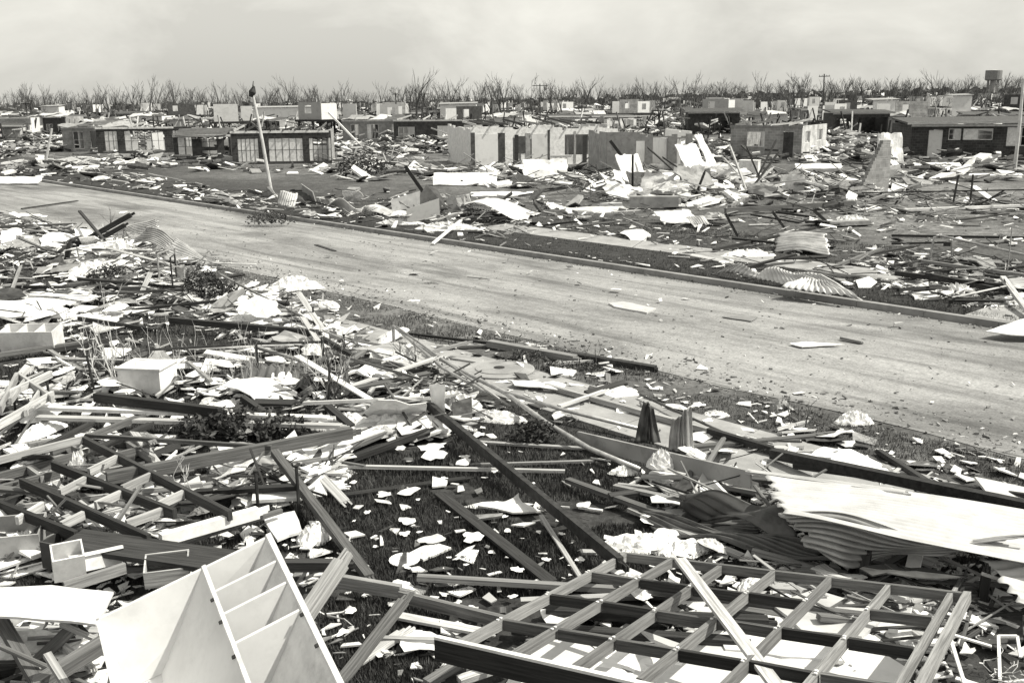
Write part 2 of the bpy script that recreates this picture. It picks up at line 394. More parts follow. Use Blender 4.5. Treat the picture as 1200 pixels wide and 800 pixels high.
tag(blades('grass', 200000, ((430, 815), [(-40, 10.15), (11.8, 13.1)]), .02, .06, M['blade']), 'short dark lawn grass in front of the footpath', 'grass')
tag(blades('grass', 70000, ((232, 440), [(-40, 10.15), (11.8, 13.1), (21.5, 24.1), (25.8, 30)]), .03, .10, M['blade']), 'short dark verge grass either side of the road', 'grass')

def flakes(name, pts, smin, smax, mats, weights, zj=.02, tall=.15):
    """thousands of small broken bits, each a thin tilted block"""
    n = len(pts); P = np.array(pts); a = rng.uniform(0, 6.28, n); L1 = (smin + (smax - smin) * rng.random(n) ** 2) * 1.25 * P[:, 3]; L2 = L1 * (.07 + .75 * rng.random(n) ** 1.3); T = L1 * rng.uniform(.03, tall, n) + .004
    tx, ty = rng.normal(0, .22, n), rng.normal(0, .22, n)
    base = np.array([[-1, -1, 0], [1, -1.1, 0], [.8, 1, 0], [-1.1, .7, 0], [-1, -1, 1], [1, -1.1, 1], [.8, 1, 1], [-1.1, .7, 1]], float)
    V = base[None] * np.stack([L1 / 2, L2 / 2, T], 1)[:, None]
    jt = rng.normal(0, .24, (n, 4, 2)) * L2[:, None, None]; V[:, :4, :2] += jt; V[:, 4:, :2] += jt + rng.normal(0, .03, (n, 4, 2)) * L2[:, None, None]
    V[:, :, 2] += V[:, :, 0] * tx[:, None] + V[:, :, 1] * ty[:, None]
    c, s = np.cos(a)[:, None], np.sin(a)[:, None]; X = V[:, :, 0] * c - V[:, :, 1] * s; Y = V[:, :, 0] * s + V[:, :, 1] * c
    V[:, :, 0] = X + P[:, 0:1]; V[:, :, 1] = Y + P[:, 1:2]; V[:, :, 2] += P[:, 2:3] + rng.uniform(0, zj, n)[:, None] * P[:, 3:4]
    q = np.array([[0, 3, 2, 1], [4, 5, 6, 7], [0, 1, 5, 4], [1, 2, 6, 5], [2, 3, 7, 6], [3, 0, 4, 7]])
    Fc = (np.arange(n)[:, None, None] * 8 + q[None]).reshape(-1, 4)
    mi = np.repeat(rng.choice(len(mats), n, p=np.array(weights) / sum(weights)), 6)
    return tag(from_np(name, V.reshape(-1, 3), Fc, mats, mi), kind='stuff')
def inroad(n_): return 13.0 < n_ < 21.5
pts = []
while len(pts) < 5200:
    px, py = rnd.uniform(-40, 1240), 232 + 590 * rnd.random() ** 1.25
    p = G(px, py); s_, n_ = sn(p)
    d = mnoise.noise(Vector((p.x * .28, p.y * .28, 3))) + .5 * mnoise.noise(Vector((p.x * 1.1, p.y * 1.1, 3)))
    if inroad(n_) and rnd.random() > .05: continue
    if 420 < px < 760 and 520 < py < 760 and rnd.random() > .3: continue
    if d < -.05 + (.12 if n_ > 21.5 else 0) and rnd.random() > .2: continue
    z = ROADZ + .09 if inroad(n_) else .012
    pts.append((p.x, p.y, z, .35 + .3 * rnd.random() + (.025 * p.y)))
tag(flakes('litter', pts, .05, .22, [M['paper'], M['litterm'], M['litterd']], [.62, .2, .18], .03, .08), 'small broken bits of plaster and board strewn over the ground', 'litter')
pts = []
for i in range(9000):
    s_ = -45 + 62 * rnd.random() ** .7; n_ = rnd.choice([rnd.gauss(13.5, .35), rnd.gauss(13.3, .5), rnd.gauss(21.15, .12), rnd.uniform(13.5, 21)]) if i % 3 else rnd.gauss(13.6, .6)
    if not 12.7 < n_ < 21.25: continue
    p = RD(s_, n_); pts.append((p.x, p.y, (.012 if n_ < 13.4 else -.05 if n_ < 17.3 else -.06 - (n_ - 17.3) / 4.1 * .07), 1))
tag(flakes('gravel', pts, .012, .06, [M['litterm'], M['litterd'], M['concrete'], M['paper']], [.4, .25, .25, .1], .004, .4), 'loose grit and clods scattered over the road edges', 'gravel')
pts = []
while len(pts) < 34000:                                             # dense wreckage between the far houses
    d = math.exp(rnd.uniform(math.log(58), math.log(420))); a = rnd.uniform(-.50, .50); x, y = d * math.sin(a), d * math.cos(a)
    den = mnoise.noise(Vector((x * .05, y * .03, 7))) + .5 * mnoise.noise(Vector((x * .2, y * .12, 1)))
    if d < 90 and rnd.random() < .8:
        qx, qy = pixel(Vector((x, y, 0)))
        if 90 < qx < 400 or 1045 < qx < 1220 or 850 < qx < 950: continue
    if den < (.6 if d < 74 else .28 if d < 110 else -.15): continue
    sc = .55 + d / 260
    pts.append((x, y, terrain(x, y) + (.0 if d < 70 else rnd.random() ** 2.5 * (.3 + d / 220)), sc))
tag(flakes('rubble', pts, .2, 1.3, [M['fibro'], M['litterm'], M['litterd'], M['darkiron']], [.36, .24, .27, .13], .25, .16), 'unsorted wreckage strewn between the distant ruined houses', 'rubble')

sb = MB()
for i in range(2600):                                               # studs, posts and rafters still sticking up out of the distant wreckage
    d = math.exp(rnd.uniform(math.log(118), math.log(400))); a = rnd.uniform(-.49, .49); q = Vector((d * math.sin(a), d * math.cos(a), 0)); q.z = terrain(q.x, q.y)
    if mnoise.noise(Vector((q.x * .06, q.y * .04, 17))) < -.05: continue
    if rnd.random() < .5: v = Vector((rnd.gauss(0, .25), rnd.gauss(0, .25), 1)) * rnd.uniform(1, 3.2)
    else: q.z += rnd.uniform(.2, 2.2); v = Vector((rnd.uniform(-1, 1), rnd.uniform(-1, 1), rnd.gauss(0, .25))) * rnd.uniform(1, 3.5)
    sb.beam(q, q + v, .1 + d / 2500, .09 + d / 3000, mi=rnd.choice([0, 1, 2, 2, 3]))
tag(sb.build('standing_splinters', [M['grey'], M['light'], M['dark'], M['fibro']], origin=(0, 0, 0)), 'studs and rafters sticking up out of the distant wreckage', 'splinters', kind='stuff')

# ------------------------------------------------------------------ houses
def wall_mb(b, o, ux, L_, h, t, ny, ops=(), ragged=0, mi=0):
    """a wall of length L_ along ux with real openings (x0,x1,z0,z1); thickness t along ny"""
    xs = {0, L_} | {v for q in ops for v in q[:2]}
    if ragged: xs |= {L_ * (i + rnd.uniform(-.3, .3)) / max(3, int(L_ / .7)) for i in range(1, max(3, int(L_ / .7)))}
    xs = sorted(xs); run = [1.0]; ux, ny = Vector(ux), Vector(ny); o = Vector(o)
    for i in range(len(xs) - 1):
        a, c = xs[i], xs[i + 1]
        if c - a < 1e-4: continue
        if ragged: run[0] = min(1, max(0, run[0] + rnd.uniform(-.45, .4)))
        hh = h - ragged * (1 - run[0])
        cov = sorted([(q[2], q[3]) for q in ops if q[0] <= a + 1e-5 and q[1] >= c - 1e-5]); z = 0
        segs = []
        for z0, z1 in cov:
            if z0 > z + 1e-4: segs.append((z, z0))
            z = z1
        if z < hh - 1e-4: segs.append((z, hh))
        for z0, z1 in segs: b.slab(o + ux * a + Vector((0, 0, z0)), ux * (c - a), ny * t, Vector((0, 0, z1 - z0)), mi)
def window(t, o, ux, ny, q, mull=2, rows=2, mt='white', pane=None):
    x0, x1, z0, z1 = q; o, ux, ny = Vector(o), Vector(ux), Vector(ny); b = MB(); e = .05
    P = lambda x, z, d=.04: o + ux * x + ny * d + Vector((0, 0, z))
    for a, c in ((z0, z0 + e), (z1 - e, z1)): b.slab(P(x0, a), ux * (x1 - x0), ny * .05, Vector((0, 0, c - a)))
    for a in [x0, x1 - e]: b.slab(P(a, z0 + e), ux * e, ny * .05, Vector((0, 0, z1 - z0 - 2 * e)))
    for i in range(1, mull): b.slab(P(x0 + (x1 - x0) * i / mull - .02, z0 + e, .045), ux * .04, ny * .04, Vector((0, 0, z1 - z0 - 2 * e)))
    for i in range(1, rows): b.slab(P(x0 + e, z0 + (z1 - z0) * i / rows - .015, .05), ux * (x1 - x0 - 2 * e), ny * .03, Vector((0, 0, .03)))
    f = b.build('window', M[mt], t, local=True)
    if pane:
        b = MB(); i0, i1, m_ = pane; wv = (x1 - x0) / mull
        b.slab(P(x0 + wv * i0 + .03, z0 + e + .01, .058), ux * (wv * (i1 - i0) - .06), ny * .012, Vector((0, 0, z1 - z0 - 2 * e - .02)))
        pn = b.build('pane', M[m_], f, local=True) if False else b.build('pane', M[m_], t, local=True)
        pn.parent = f
    return f
X, Y, Z = Vector((1, 0, 0)), Vector((0, 1, 0)), Vector((0, 0, 1))
def house(name, label, fl, rz, W, D, h, mats, fo=(), eo=(), roof=None, group='wrecked houses across the road', cat='house', wins=True,
          partitions=2, mull=3, back=.8, wframe='white', fascia=True, door=None, rwin=True, ragged=0, panes=True, lend=1, skins=()):
    t = thing(name, label, cat, fl, group, rz); T = .15
    mf, ml, mi_ = mats
    b = MB(); wall_mb(b, (0, 0, 0), X, W, h, T, Y, fo, ragged); b.build('wall', M[mf], t, local=True)
    b = MB(); wall_mb(b, (W, T + .002, 0), Y, D - T, h, T, -X, eo, ragged); b.build('wall', M[ml], t, local=True)
    if lend: b = MB(); wall_mb(b, (0, T + .002, 0), Y, D - T, h, T, X, (), ragged); b.build('wall', M[mf], t, local=True)
    b = MB(); wall_mb(b, (T, D - T, 0), X, W - 2 * T - .004, h * back, T, Y, [(W * .3, W * .42, 0, 2.0)] if W > 5 else (), ragged); b.build('wall', M[mi_], t, local=True)
    for i in range(partitions):
        x = W * (i + 1) / (partitions + 1) + rnd.uniform(-.3, .3)
        b = MB(); wall_mb(b, (x, T + .01, 0), Y, D * rnd.uniform(.5, .85), h * rnd.uniform(.75, .97), .09, X); b.build('partition', M[mi_], t, local=True)
    b = MB(); b.box(-.1, W + .1, -.12, D + .1, -.1, .05); b.build('floor_slab', M['render'], t, local=True)
    for q in fo:
        if q[2] > .15 and wins: window(t, (0, 0, 0), X, Y, q, mull if q[1] - q[0] > 1.3 else max(2, mull // 2), 2, mt=wframe, pane=(0, mull if mull > 3 and rnd.random() < .6 else 1, 'white') if panes and rnd.random() < .6 else None)  # opaque white panes stand in for bright daylight in the window glass
    for q in eo:
        if q[2] > .2 and rwin: window(t, (W, 0, 0), Y, -X, (q[0] + T, q[1] + T, q[2], q[3]), 2, 1, pane=(0, 1, 'glass'))
    for q in skins:
        b = MB(); b.box(q[0] * W, q[1] * W, -.03 - q[5] if len(q) > 5 else -.03, -.003, q[2], q[3]); b.build('wall_panel', M[q[4]], t, local=True)
    for q in (door or []):
        b = MB(); b.box(q[0] + .02, q[1] - .02, .05, .09, .05, q[3] - .02); b.build('door', M[q[4]], t, local=True)
    if fascia:
        b = MB(); b.box(-.05, W + .05, -.045, .0 - .003, h - .13, h + .05); b.build('fascia', M['white' if fascia is True else fascia], t, local=True)
    if roof:
        kind, n = roof
        if kind == 'joists':
            for i in range(n):
                x = W * (i + .3) / n
                b = MB(); b.beam((x, -.3, h + .08), (x + rnd.uniform(-.5, .5), D * rnd.uniform(.5, 1.02), h + rnd.uniform(.1, .5)), .06, .14); b.build('roof_joist', M[rnd.choice(['grey', 'light', 'dark'])], t, local=True)
        if kind == 'flat':
            b = MB(); b.slab((-.5, -.7, h + .07), (W + 1, 0, .1 * n), (0, D * .8, .25), (0, 0, .14)); b.build('roof', M['litterd'], t, local=True)
            b = MB(); b.slab((-.5, -.745, h + .05), (W + 1, 0, .1 * n), (0, .04, 0), (0, 0, .2)); b.build('fascia', M['light'], t, local=True)
        if kind == 'sag':
            for i in range(n):
                b = MB(); x = W * i / n
                P = lambda u, v: (x + W / n * u * .95, -.6 + v * D * .9, h + .1 + .35 * mnoise.noise(Vector((x + u, v * 3, fl[0]))) + .4 * v)
                b.grid(P, 3, 6); b.build('roof_sheet', M[rnd.choice(['iron', 'darkiron', 'whiteiron'])], t, local=True)
    return t
def px_house(name, label, x0, yb, x1, top, depth, rz=-18, **k):
    """front-left base corner at (x0, yb), front running right at rz degrees until it reaches the column x1"""
    p = G(x0, yb); dist = p.y; u = Vector((math.cos(R(rz)), math.sin(R(rz)), 0))
    lo, hi = 0.0, 60.0
    for _ in range(40):
        m_ = (lo + hi) / 2; q = p + u * m_
        px = 600 + F * q.x / (q.y * cp + H * sp_)
        if px < x1: lo = m_
        else: hi = m_
    h = (yb - top) / F * dist / cp
    return house(name, label, (p.x, p.y, terrain(p.x, p.y)), R(rz), lo, depth, h, **k), lo, h
def opf(W, spec): return [tuple([a * W, b * W, c, d]) for a, b, c, d in spec]
# approximate widths first, then openings as fractions of the front
DK = ('brickdark', 'brick', 'interior')
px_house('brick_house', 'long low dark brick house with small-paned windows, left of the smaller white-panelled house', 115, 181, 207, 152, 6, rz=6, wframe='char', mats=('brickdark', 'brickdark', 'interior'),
         fo=[(.7, 1.9, .25, 2.15), (2.5, 6.2, .25, 2.15), (6.9, 8.7, .25, 2.15)], roof=('joists', 3), mull=6, partitions=2, back=.45)
px_house('panelled_house', 'small roofless house with square white window panels between dark posts', 205, 188, 273, 161, 5, rz=8, wframe='char', ragged=.4, mats=('char', 'brickdark', 'interior'),
         fo=[(.3, 1.5, .3, 1.9), (2.2, 3.5, 1.0, 1.95), (2.2, 3.5, .2, .8), (4.0, 5.2, .3, 1.95)], roof=('sag', 1), mull=1, partitions=1, back=.5)
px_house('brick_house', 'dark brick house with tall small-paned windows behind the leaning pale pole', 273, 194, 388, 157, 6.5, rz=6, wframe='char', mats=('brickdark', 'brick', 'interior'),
         fo=[(.4, 2.0, .2, 2.0), (2.7, 5.3, .2, 2.0), (5.7, 7.4, .2, 2.0)], roof=('joists', 8), mull=5, partitions=1, back=.45)
px_house('panelled_house', 'pale roofless house with missing outer panels behind the white sheets and rubble', 552, 196, 716, 151, 8, rz=15, mats=('white', 'interior', 'greysheet'),
         fo=[(3.1, 3.7, 0, 2.0), (4.1, 4.7, .5, 1.9), (7.0, 8.9, .7, 2.15), (9.35, 9.9, 0, 2.0), (10.4, 11.1, 0, 2.05)], eo=[(1, 2, .9, 2), (4, 5, 0, 2)], roof=('joists', 9), mull=2, partitions=5, fascia=False, wins=False, ragged=.45,
         skins=[(.0, .03, 0, 2.4, 'char'), (.03, .19, .1, 2.3, 'interior'), (.19, .24, 0, 2.35, 'char'), (.31, .335, 0, 2.2, 'dark'), (.336, .385, .9, 2.1, 'char'), (.386, .42, 0, 2.3, 'greysheet'), (.43, .54, .05, 2.25, 'interior'), (.545, .56, 0, 2.5, 'char'),
                (.57, .72, .62, .7, 'light'), (.60, .61, 0, .6, 'light'), (.64, .65, 0, .6, 'light'), (.68, .69, 0, .6, 'light'), (.735, .75, 0, 2.4, 'greysheet'), (.80, .83, 0, 2.1, 'dark'), (.90, .905, 0, 2.45, 'char')])
px_house('wrecked_house', 'half collapsed house with grey panels right of the pale roofless house', 711, 203, 812, 158, 6, rz=7, mats=('greysheet', 'interior', 'interior'),
         fo=[(1.9, 2.5, 0, 2.0), (3.0, 4.0, 0, 2.2), (4.6, 5.2, .1, 2.1)], eo=[(1, 2.4, 0, 2)], roof=None, partitions=3, ragged=.5, fascia=False)
px_house('block_house', 'grey concrete block house with one white window, a dark door and a sunlit end wall', 855, 186, 940, 150, 8, rz=-30, mats=('brick', 'bricklit', 'interior'),
         fo=[(1.3, 2.7, .95, 2.1), (4.1, 4.9, 0, 2.1)], eo=[(.9, 2.4, 1.2, 2.1), (4.6, 6.4, 1.25, 2.15)], roof=('joists', 4), door=[(4.1, 4.9, 0, 2.1, 'char')], mull=3, partitions=1, fascia='greysheet')  # end wall's sunlight is partly painted, by a paler block than the front
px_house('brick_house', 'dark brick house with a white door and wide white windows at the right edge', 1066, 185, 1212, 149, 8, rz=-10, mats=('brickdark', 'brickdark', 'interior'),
         fo=[(1.25, 2.3, 0, 2.15), (2.7, 3.6, 1.35, 2.2), (3.75, 5.9, 1.35, 2.2), (6.9, 9.0, .9, 2.3)], roof=('flat', 1), door=[(1.25, 2.3, 0, 2.1, 'interior')], mull=2, partitions=2)
px_house('open_house', 'open house of dark posts under a low flat roof, behind the grey block house', 975, 161, 1042, 135, 6, rz=-6, mats=('char', 'char', 'char'), fo=[(.4, 2.5, 0, 2.3), (2.9, 6.5, 0, 2.3)], roof=('flat', -1), wins=False, partitions=1)
px_house('open_house', 'open dark house with a flat roof resting on posts, left of the grey block house', 806, 158, 868, 134, 6, rz=-6, mats=('char', 'greysheet', 'char'), fo=[(2.5, 3.8, 0, 2.2), (4.2, 5.6, 0, 2.2)], roof=('flat', 1), wins=False, partitions=1)
px_house('open_house', 'low dark house with a gaping front, left of the flat-roofed dark brick house', 1040, 158, 1068, 137, 5, rz=-6, mats=('greysheet', 'interior', 'char'), fo=[(.8, 2.6, 0, 2)], roof=('sag', 2), wins=False, partitions=1)
px_house('ruined_row_house', 'long dark grey ruined house behind the mid-field debris, left of the pale roofless house', 402, 166, 470, 143, 6, rz=-8, mats=('greysheet', 'greysheet', 'interior'), fo=[(1, 2, .3, 2), (3, 4.4, .3, 2), (6, 7.5, .3, 2.0)], roof=('sag', 4), partitions=2)
px_house('ruined_row_house', 'ruined house with dark wall and white square panel, just left of the pale roofless house', 462, 168, 556, 143, 6, rz=-8, mats=('char', 'greysheet', 'interior'), fo=[(.5, 2.4, .2, 1.8), (5, 7, .5, 1.9), (8, 10, .7, 2.0)], roof=('joists', 6), partitions=3)
px_house('wrecked_house', 'low grey house with dark door openings left of the long low windowed house', 75, 178, 117, 151, 5, rz=-14, mats=('brick', 'char', 'interior'), fo=[(1.2, 2.4, .3, 2), (3.2, 4.2, 0, 2)], roof=('sag', 2), partitions=1)
px_house('wrecked_house', 'small ruined house with a pale panelled front at the left edge', 0, 164, 38, 140, 5, rz=-12, mats=('greysheet', 'interior', 'interior'), fo=[(.8, 2.2, .3, 2), (3.6, 5, .4, 2)], roof=('joists', 3), partitions=1)
px_house('wrecked_house', 'small dark house with three pale windows near the left edge', 36, 163, 76, 139, 5, rz=-12, mats=('char', 'brick', 'interior'), fo=[(.8, 1.8, .5, 2), (2.6, 3.6, .5, 2), (4.4, 5.6, .5, 2)], roof=('sag', 3), partitions=1)

# the field of ruins behind: each one its own house, built small
marks = [(-9999, 60, 'at the far left edge'), (60, 150, 'behind the long low windowed house'), (150, 240, 'behind the white-panelled house'), (240, 330, 'above the tall-windowed brick house'),
         (330, 420, 'right of the leaning pale pole'), (420, 520, 'beyond the leaning dark power pole'), (520, 610, 'left of the crossarm power pole'), (610, 700, 'just right of the crossarm power pole'),
         (700, 790, 'beyond the half collapsed grey house'), (790, 880, 'beyond the grey block house'), (880, 960, 'left of the tall power pole'), (960, 1040, 'right of the tall power pole'),
         (1040, 1120, 'beyond the dark brick house'), (1120, 9999, 'below the water tower')]
def mark(x):
    for a, b, c in marks:
        if a <= x < b: return c
seen = {}
def uniq(base, opts):
    for o in opts:
        l = base.replace('*', o)
        if l not in seen: seen[l] = 1; return l
    return base.replace('*', opts[-1])
rnd = random.Random(21)
spots = []; tries = 0
while len(spots) < 210 and tries < 30000:
    tries += 1
    d = math.exp(rnd.uniform(math.log(138), math.log(420))); a = rnd.uniform(-.49, .49); p = Vector((d * math.sin(a), d * math.cos(a), 0))
    if all((p - q).length > 8 + d * .02 for q in spots): spots.append(p)
spots.sort(key=lambda p: p.y)
tones = [('pale', ('interior', 'interior', 'interior')), ('grey', ('render', 'interior', 'interior')), ('dark', ('char', 'greysheet', 'interior')), ('brick', ('brick', 'bricklit', 'interior'))]
for i, p in enumerate(spots):
    tn, mt = rnd.choice(tones); W = rnd.uniform(4, 10); D = rnd.uniform(4, 6); h = rnd.uniform(1.7, 2.5); p.z = terrain(p.x, p.y) - .1
    px, _ = pixel(p); st = rnd.choice(['roofless', 'flat', 'sag', 'stilts', 'roofless'])
    rng_ = 'near' if p.y < 150 else 'middle-distance' if p.y < 230 else 'far'
    rz = R(rnd.choice([-25, -12, 18, 25, 32, -20, 12]) + rnd.uniform(-6, 6))
    if st == 'stilts':                                              # raised house: platform on stumps with shattered walls
        lab = uniq(f'* {rng_} {tn} ruined house standing on stumps {mark(px)}', ['low', 'small', 'broken', 'battered', 'torn'])
        t = thing('stilt_house', lab, 'house', p, 'ruined houses towards the horizon', rz); hb = rnd.uniform(1.2, 2.2)
        for x in (0, W / 3, 2 * W / 3, W):
            for y in (0, D): b = MB(); b.box(x - .12, x + .12, y - .12, y + .12, -.3, hb); b.build('stump', M['litterd'], t, local=True)
        b = MB(); b.box(-.4, W + .4, -.4, D + .4, hb + .002, hb + .28); b.build('floor', M['dark'], t, local=True)
        b = MB(); wall_mb(b, (0, 0, hb + .28), X, W * .55, 2.3, .1, Y, [(1, 2, .8, 1.9)]); b.build('wall', M[mt[0]], t, local=True)
        b = MB(); wall_mb(b, (W * .55, .1, hb + .28), Y, D * .7, 2.1, .1, -X); b.build('wall', M['interior'], t, local=True)
        b = MB(); wall_mb(b, (W * .1, D - .1, hb + .28), X, W * .8, 2.0, .1, Y, [(2, 3, 0, 2.0)]); b.build('wall', M[mt[2]], t, local=True)
        continue
    look = {'roofless': '*', 'flat': '* flat-roofed', 'sag': '* sagging-roofed'}[st]
    lab = uniq(f'{look} {rng_} {tn} ruined house {mark(px)}', (['roofless', 'gutted', 'open-topped', 'shattered', 'hollow'] if st == 'roofless' else ['low', 'gutted', 'broken', 'battered', 'hollow']))
    k = int(W // 2.2); fo = []
    for j in range(k):
        if rnd.random() < .7:
            x0 = .5 + j * 2.1; z0 = rnd.choice([0, .7, .8, .3]); fo.append((x0, min(x0 + rnd.uniform(.8, 1.5), W - .3), z0, min(2.05, h - .3)))
    house('ruined_house', lab, p, rz, W, D, h, mats=mt, fo=fo, eo=[(1, 2.1, .9, 2)] if rnd.random() < .5 else (), roof={'roofless': rnd.choice([None, ('joists', 4)]), 'flat': ('flat', rnd.choice([-1, 1])), 'sag': ('sag', 3)}[st],
          group='ruined houses towards the horizon', wins=rnd.random() < .5, partitions=rnd.randint(1, 3), ragged=rnd.choice([.7, 1.5, 1.0]) if st == 'roofless' else 0, fascia=rnd.choice([True, False, 'light']), back=rnd.uniform(.6, 1), lend=rnd.random() < .8, panes=True)

# two pale water tanks / sheds that stand on the skyline
def shed(px, py, Yd, w_, h_, lab, m_='interior'):
    p = G(px, 300); p = Vector((p.x / p.y * Yd, Yd, terrain((p.x / p.y) * Yd, Yd))); t = thing('shed', lab, 'shed', p, 'pale sheds left standing near the skyline')
    b = MB(); wall_mb(b, (0, 0, 0), X, w_, h_, .1, Y, [(w_ * .55, w_ * .8, .9, min(1.9, h_ - .3))]); b.build('wall', M[m_], t, local=True)
    b = MB(); wall_mb(b, (w_, .1, 0), Y, 3, h_, .1, -X); b.build('wall', M['interior'], t, local=True)
    b = MB(); b.slab((-.2, -.2, h_ + .003), (w_ + .4, 0, .1), (0, 3.5, .2), (0, 0, .1)); b.build('roof', M['iron'], t, local=True)
shed(308, 130, 190, 11, 3.6, 'long pale block on the skyline behind the leaning pale pole')
shed(1100, 130, 175, 3.2, 4.5, 'upright white shed standing beyond the dark brick house')
shed(1010, 130, 160, 4, 4, 'pale square shed right of the tall power pole')
shed(520, 130, 170, 6, 4, 'bright sided shed right of the leaning dark power pole')
shed(68, 130, 230, 4, 4, 'small white shed on the skyline at the left')

# ------------------------------------------------------------------ water tower, poles
def at(px, Yd):
    x = (px - 600) / F * (Yd * cp + H * sp_); return Vector((x, Yd, terrain(x, Yd)))
p = at(1163, 430); t = thing('water_tower', 'mushroom shaped grey water tower on the skyline at the right', 'water tower', p)
b = MB(); b.tube([(0, 0, 0), (0, 0, 8.5)], [1.3, 1.1], 12); b.build('shaft', M['greysheet'], t, local=True)
for k_ in range(6):
    q_ = k_ * 1.047 + .3; b = MB(); b.tube([(2.3 * math.cos(q_), 2.3 * math.sin(q_), 0), (2.1 * math.cos(q_), 2.1 * math.sin(q_), 8.5)], .22, 6); b.build('leg', M['greysheet'], t, local=True)
b = MB(); b.tube([(0, 0, 8.3), (0, 0, 8.7), (0, 0, 12.2), (0, 0, 12.4)], [2.9, 3.3, 3.3, 3.2], 20); b.build('tank', M['greysheet'], t, local=True)
b = MB(); b.tube([(0, 0, 12.43), (0, 0, 12.8)], [3.1, .4], 20); b.build('roof', M['render'], t, local=True)
def pole(px, yb, ytop, lean, lab, arm=0, mt='blackpole', r=.13, name='power_pole', Yd=None, extras=True, head=False):
    if Yd is None: p = G(px, yb); p.z = terrain(p.x, p.y)
    else: p = at(px, Yd)
    h = (pixel(p)[1] - ytop) / F * (p.y * cp + H * sp_)
    t = thing(name, lab, 'pole', p, None)
    top = Vector((lean * h, .02 * h, h))
    b = MB(); b.tube([(0, 0, -.2), top * .5 + Vector((.03, 0, 0)), top], [r, r * .85, r * .65], 8); b.build('shaft', M[mt], t, local=True)
    if arm:
        c = top * .955; b = MB(); b.beam(c + Vector((-arm / 2, -.12, 0)), c + Vector((arm / 2, -.12, .03)), .11, .11); ar = b.build('crossarm', M['dark'], t, local=True)
        for k in (-.45, -.2, .2, .45):
            b = MB(); q = c + Vector((arm * k, -.12, .06)); b.tube([q, q + Vector((0, 0, .16))], [.03, .05], 6); io = b.build('insulator', M['render'], t, local=True); io.parent = ar
    if head:
        b = MB(); b.tube([top * .94 + Vector((-.12, 0, 0)), top * .98 + Vector((0, 0, .05)), top + Vector((.12, 0, .25))], [.12, .2, .05], 6); b.build('lamp_bracket', M['steel'], t, local=True)
        b = MB(); b.tube([top, top + Vector((.1, 0, .5))], [.03, .02], 5); b.build('wire_stub', M['steel'], t, local=True)
    return t
pole(318, 223, 110, -.135, 'leaning pale metal lamp pole with a broken dark head standing across the road', mt='whiteiron', r=.10, name='lamp_pole', head=True)
pole(50, 203, 152, .32, 'short thin pale pole leaning to the right beside the far kerb at the left', mt='whiteiron', r=.11, name='bent_pole')
pole(635, 141, 100, 0, 'upright dark power pole with a wide crossarm near the middle of the skyline', arm=2.6, Yd=175)
pole(965, 141, 89, -.01, 'tall dark power pole rising above the skyline between the two flat-roofed ruins', arm=1.6, Yd=150)
pole(468, 141, 110, -.03, 'short dark power pole standing left of the leaning one', arm=1.0, Yd=165)
pole(493, 144, 110, .18, 'dark power pole leaning to the right, left of centre', arm=1.3, Yd=150)
pole(36, 150, 121, .02, 'dark power pole at the left edge above the small ruined houses', arm=1.2, Yd=150)
pole(107, 144, 118, 0, 'thin dark power pole behind the long low windowed house', arm=.8, Yd=190)
pole(1191, 195, 96, 0, 'upright pale pole in front of the dark brick house at the right edge', mt='whiteiron', r=.13, name='lamp_pole', Yd=66)

# ------------------------------------------------------------------ bare trees
def tree_mesh(seed, Ht, lean, depth=4, spread=.55):
    r = random.Random(seed); b = MB()
    def grow(p, d, L_, rad, lv):
        k = 3; pts = [p]; rs = [rad]; q = p.copy(); dd = d.copy()
        for i in range(k):
            dd = (dd + Vector((r.uniform(-1, 1), r.uniform(-1, 1), r.uniform(-.3, .5))) * .22).normalized(); q = q + dd * L_ / k; pts.append(q.copy()); rs.append(rad * (1 - .22 * (i + 1)))
        b.tube(pts, rs, 5 if lv < 2 else 3, cap=lv >= 2)
        if lv >= depth: return
        for c in range(r.choice([2, 3, 3]) if lv else r.choice([3, 4])):
            at_ = r.uniform(.35, 1) if c else 1; j = at_ * k; i0 = min(k - 1, int(j)); s_ = pts[i0].lerp(pts[i0 + 1], j - i0)
            nd_ = (dd + Vector((r.uniform(-1, 1), r.uniform(-1, 1), r.uniform(-.2, .6))) * spread * (1.5 if lv == 0 else 1.2)).normalized()
            grow(s_, nd_, L_ * r.uniform(.45, .72), max(.06, rs[i0] * r.uniform(.5, .68)), lv + 1)
    grow(Vector((0, 0, -.3)), Vector((lean, 0, 1)).normalized(), Ht * .62, Ht * .038, 0)
    return b
protos = []
forms = ['tall forked', 'slender upright', 'short bushy-twigged', 'leaning', 'snapped-off', 'wide-armed', 'crooked', 'tall straight', 'twiggy', 'stunted']
for i, (Ht, ln, dp, spd) in enumerate([(12, .05, 4, .42), (13, 0, 3, .24), (8, .1, 4, .5), (11, .4, 3, .4), (9, .1, 1, .6), (10, -.1, 4, .65), (11, -.2, 3, .45), (14, .03, 3, .26), (9, 0, 5, .45), (6, .2, 3, .6)]):
    o = tree_mesh(100 + i, Ht, ln, dp, spd).build('bare_tree', M['bark'], origin=(0, 0, 0)); protos.append(o)
used = set(); rnd = random.Random(5); placed = 0
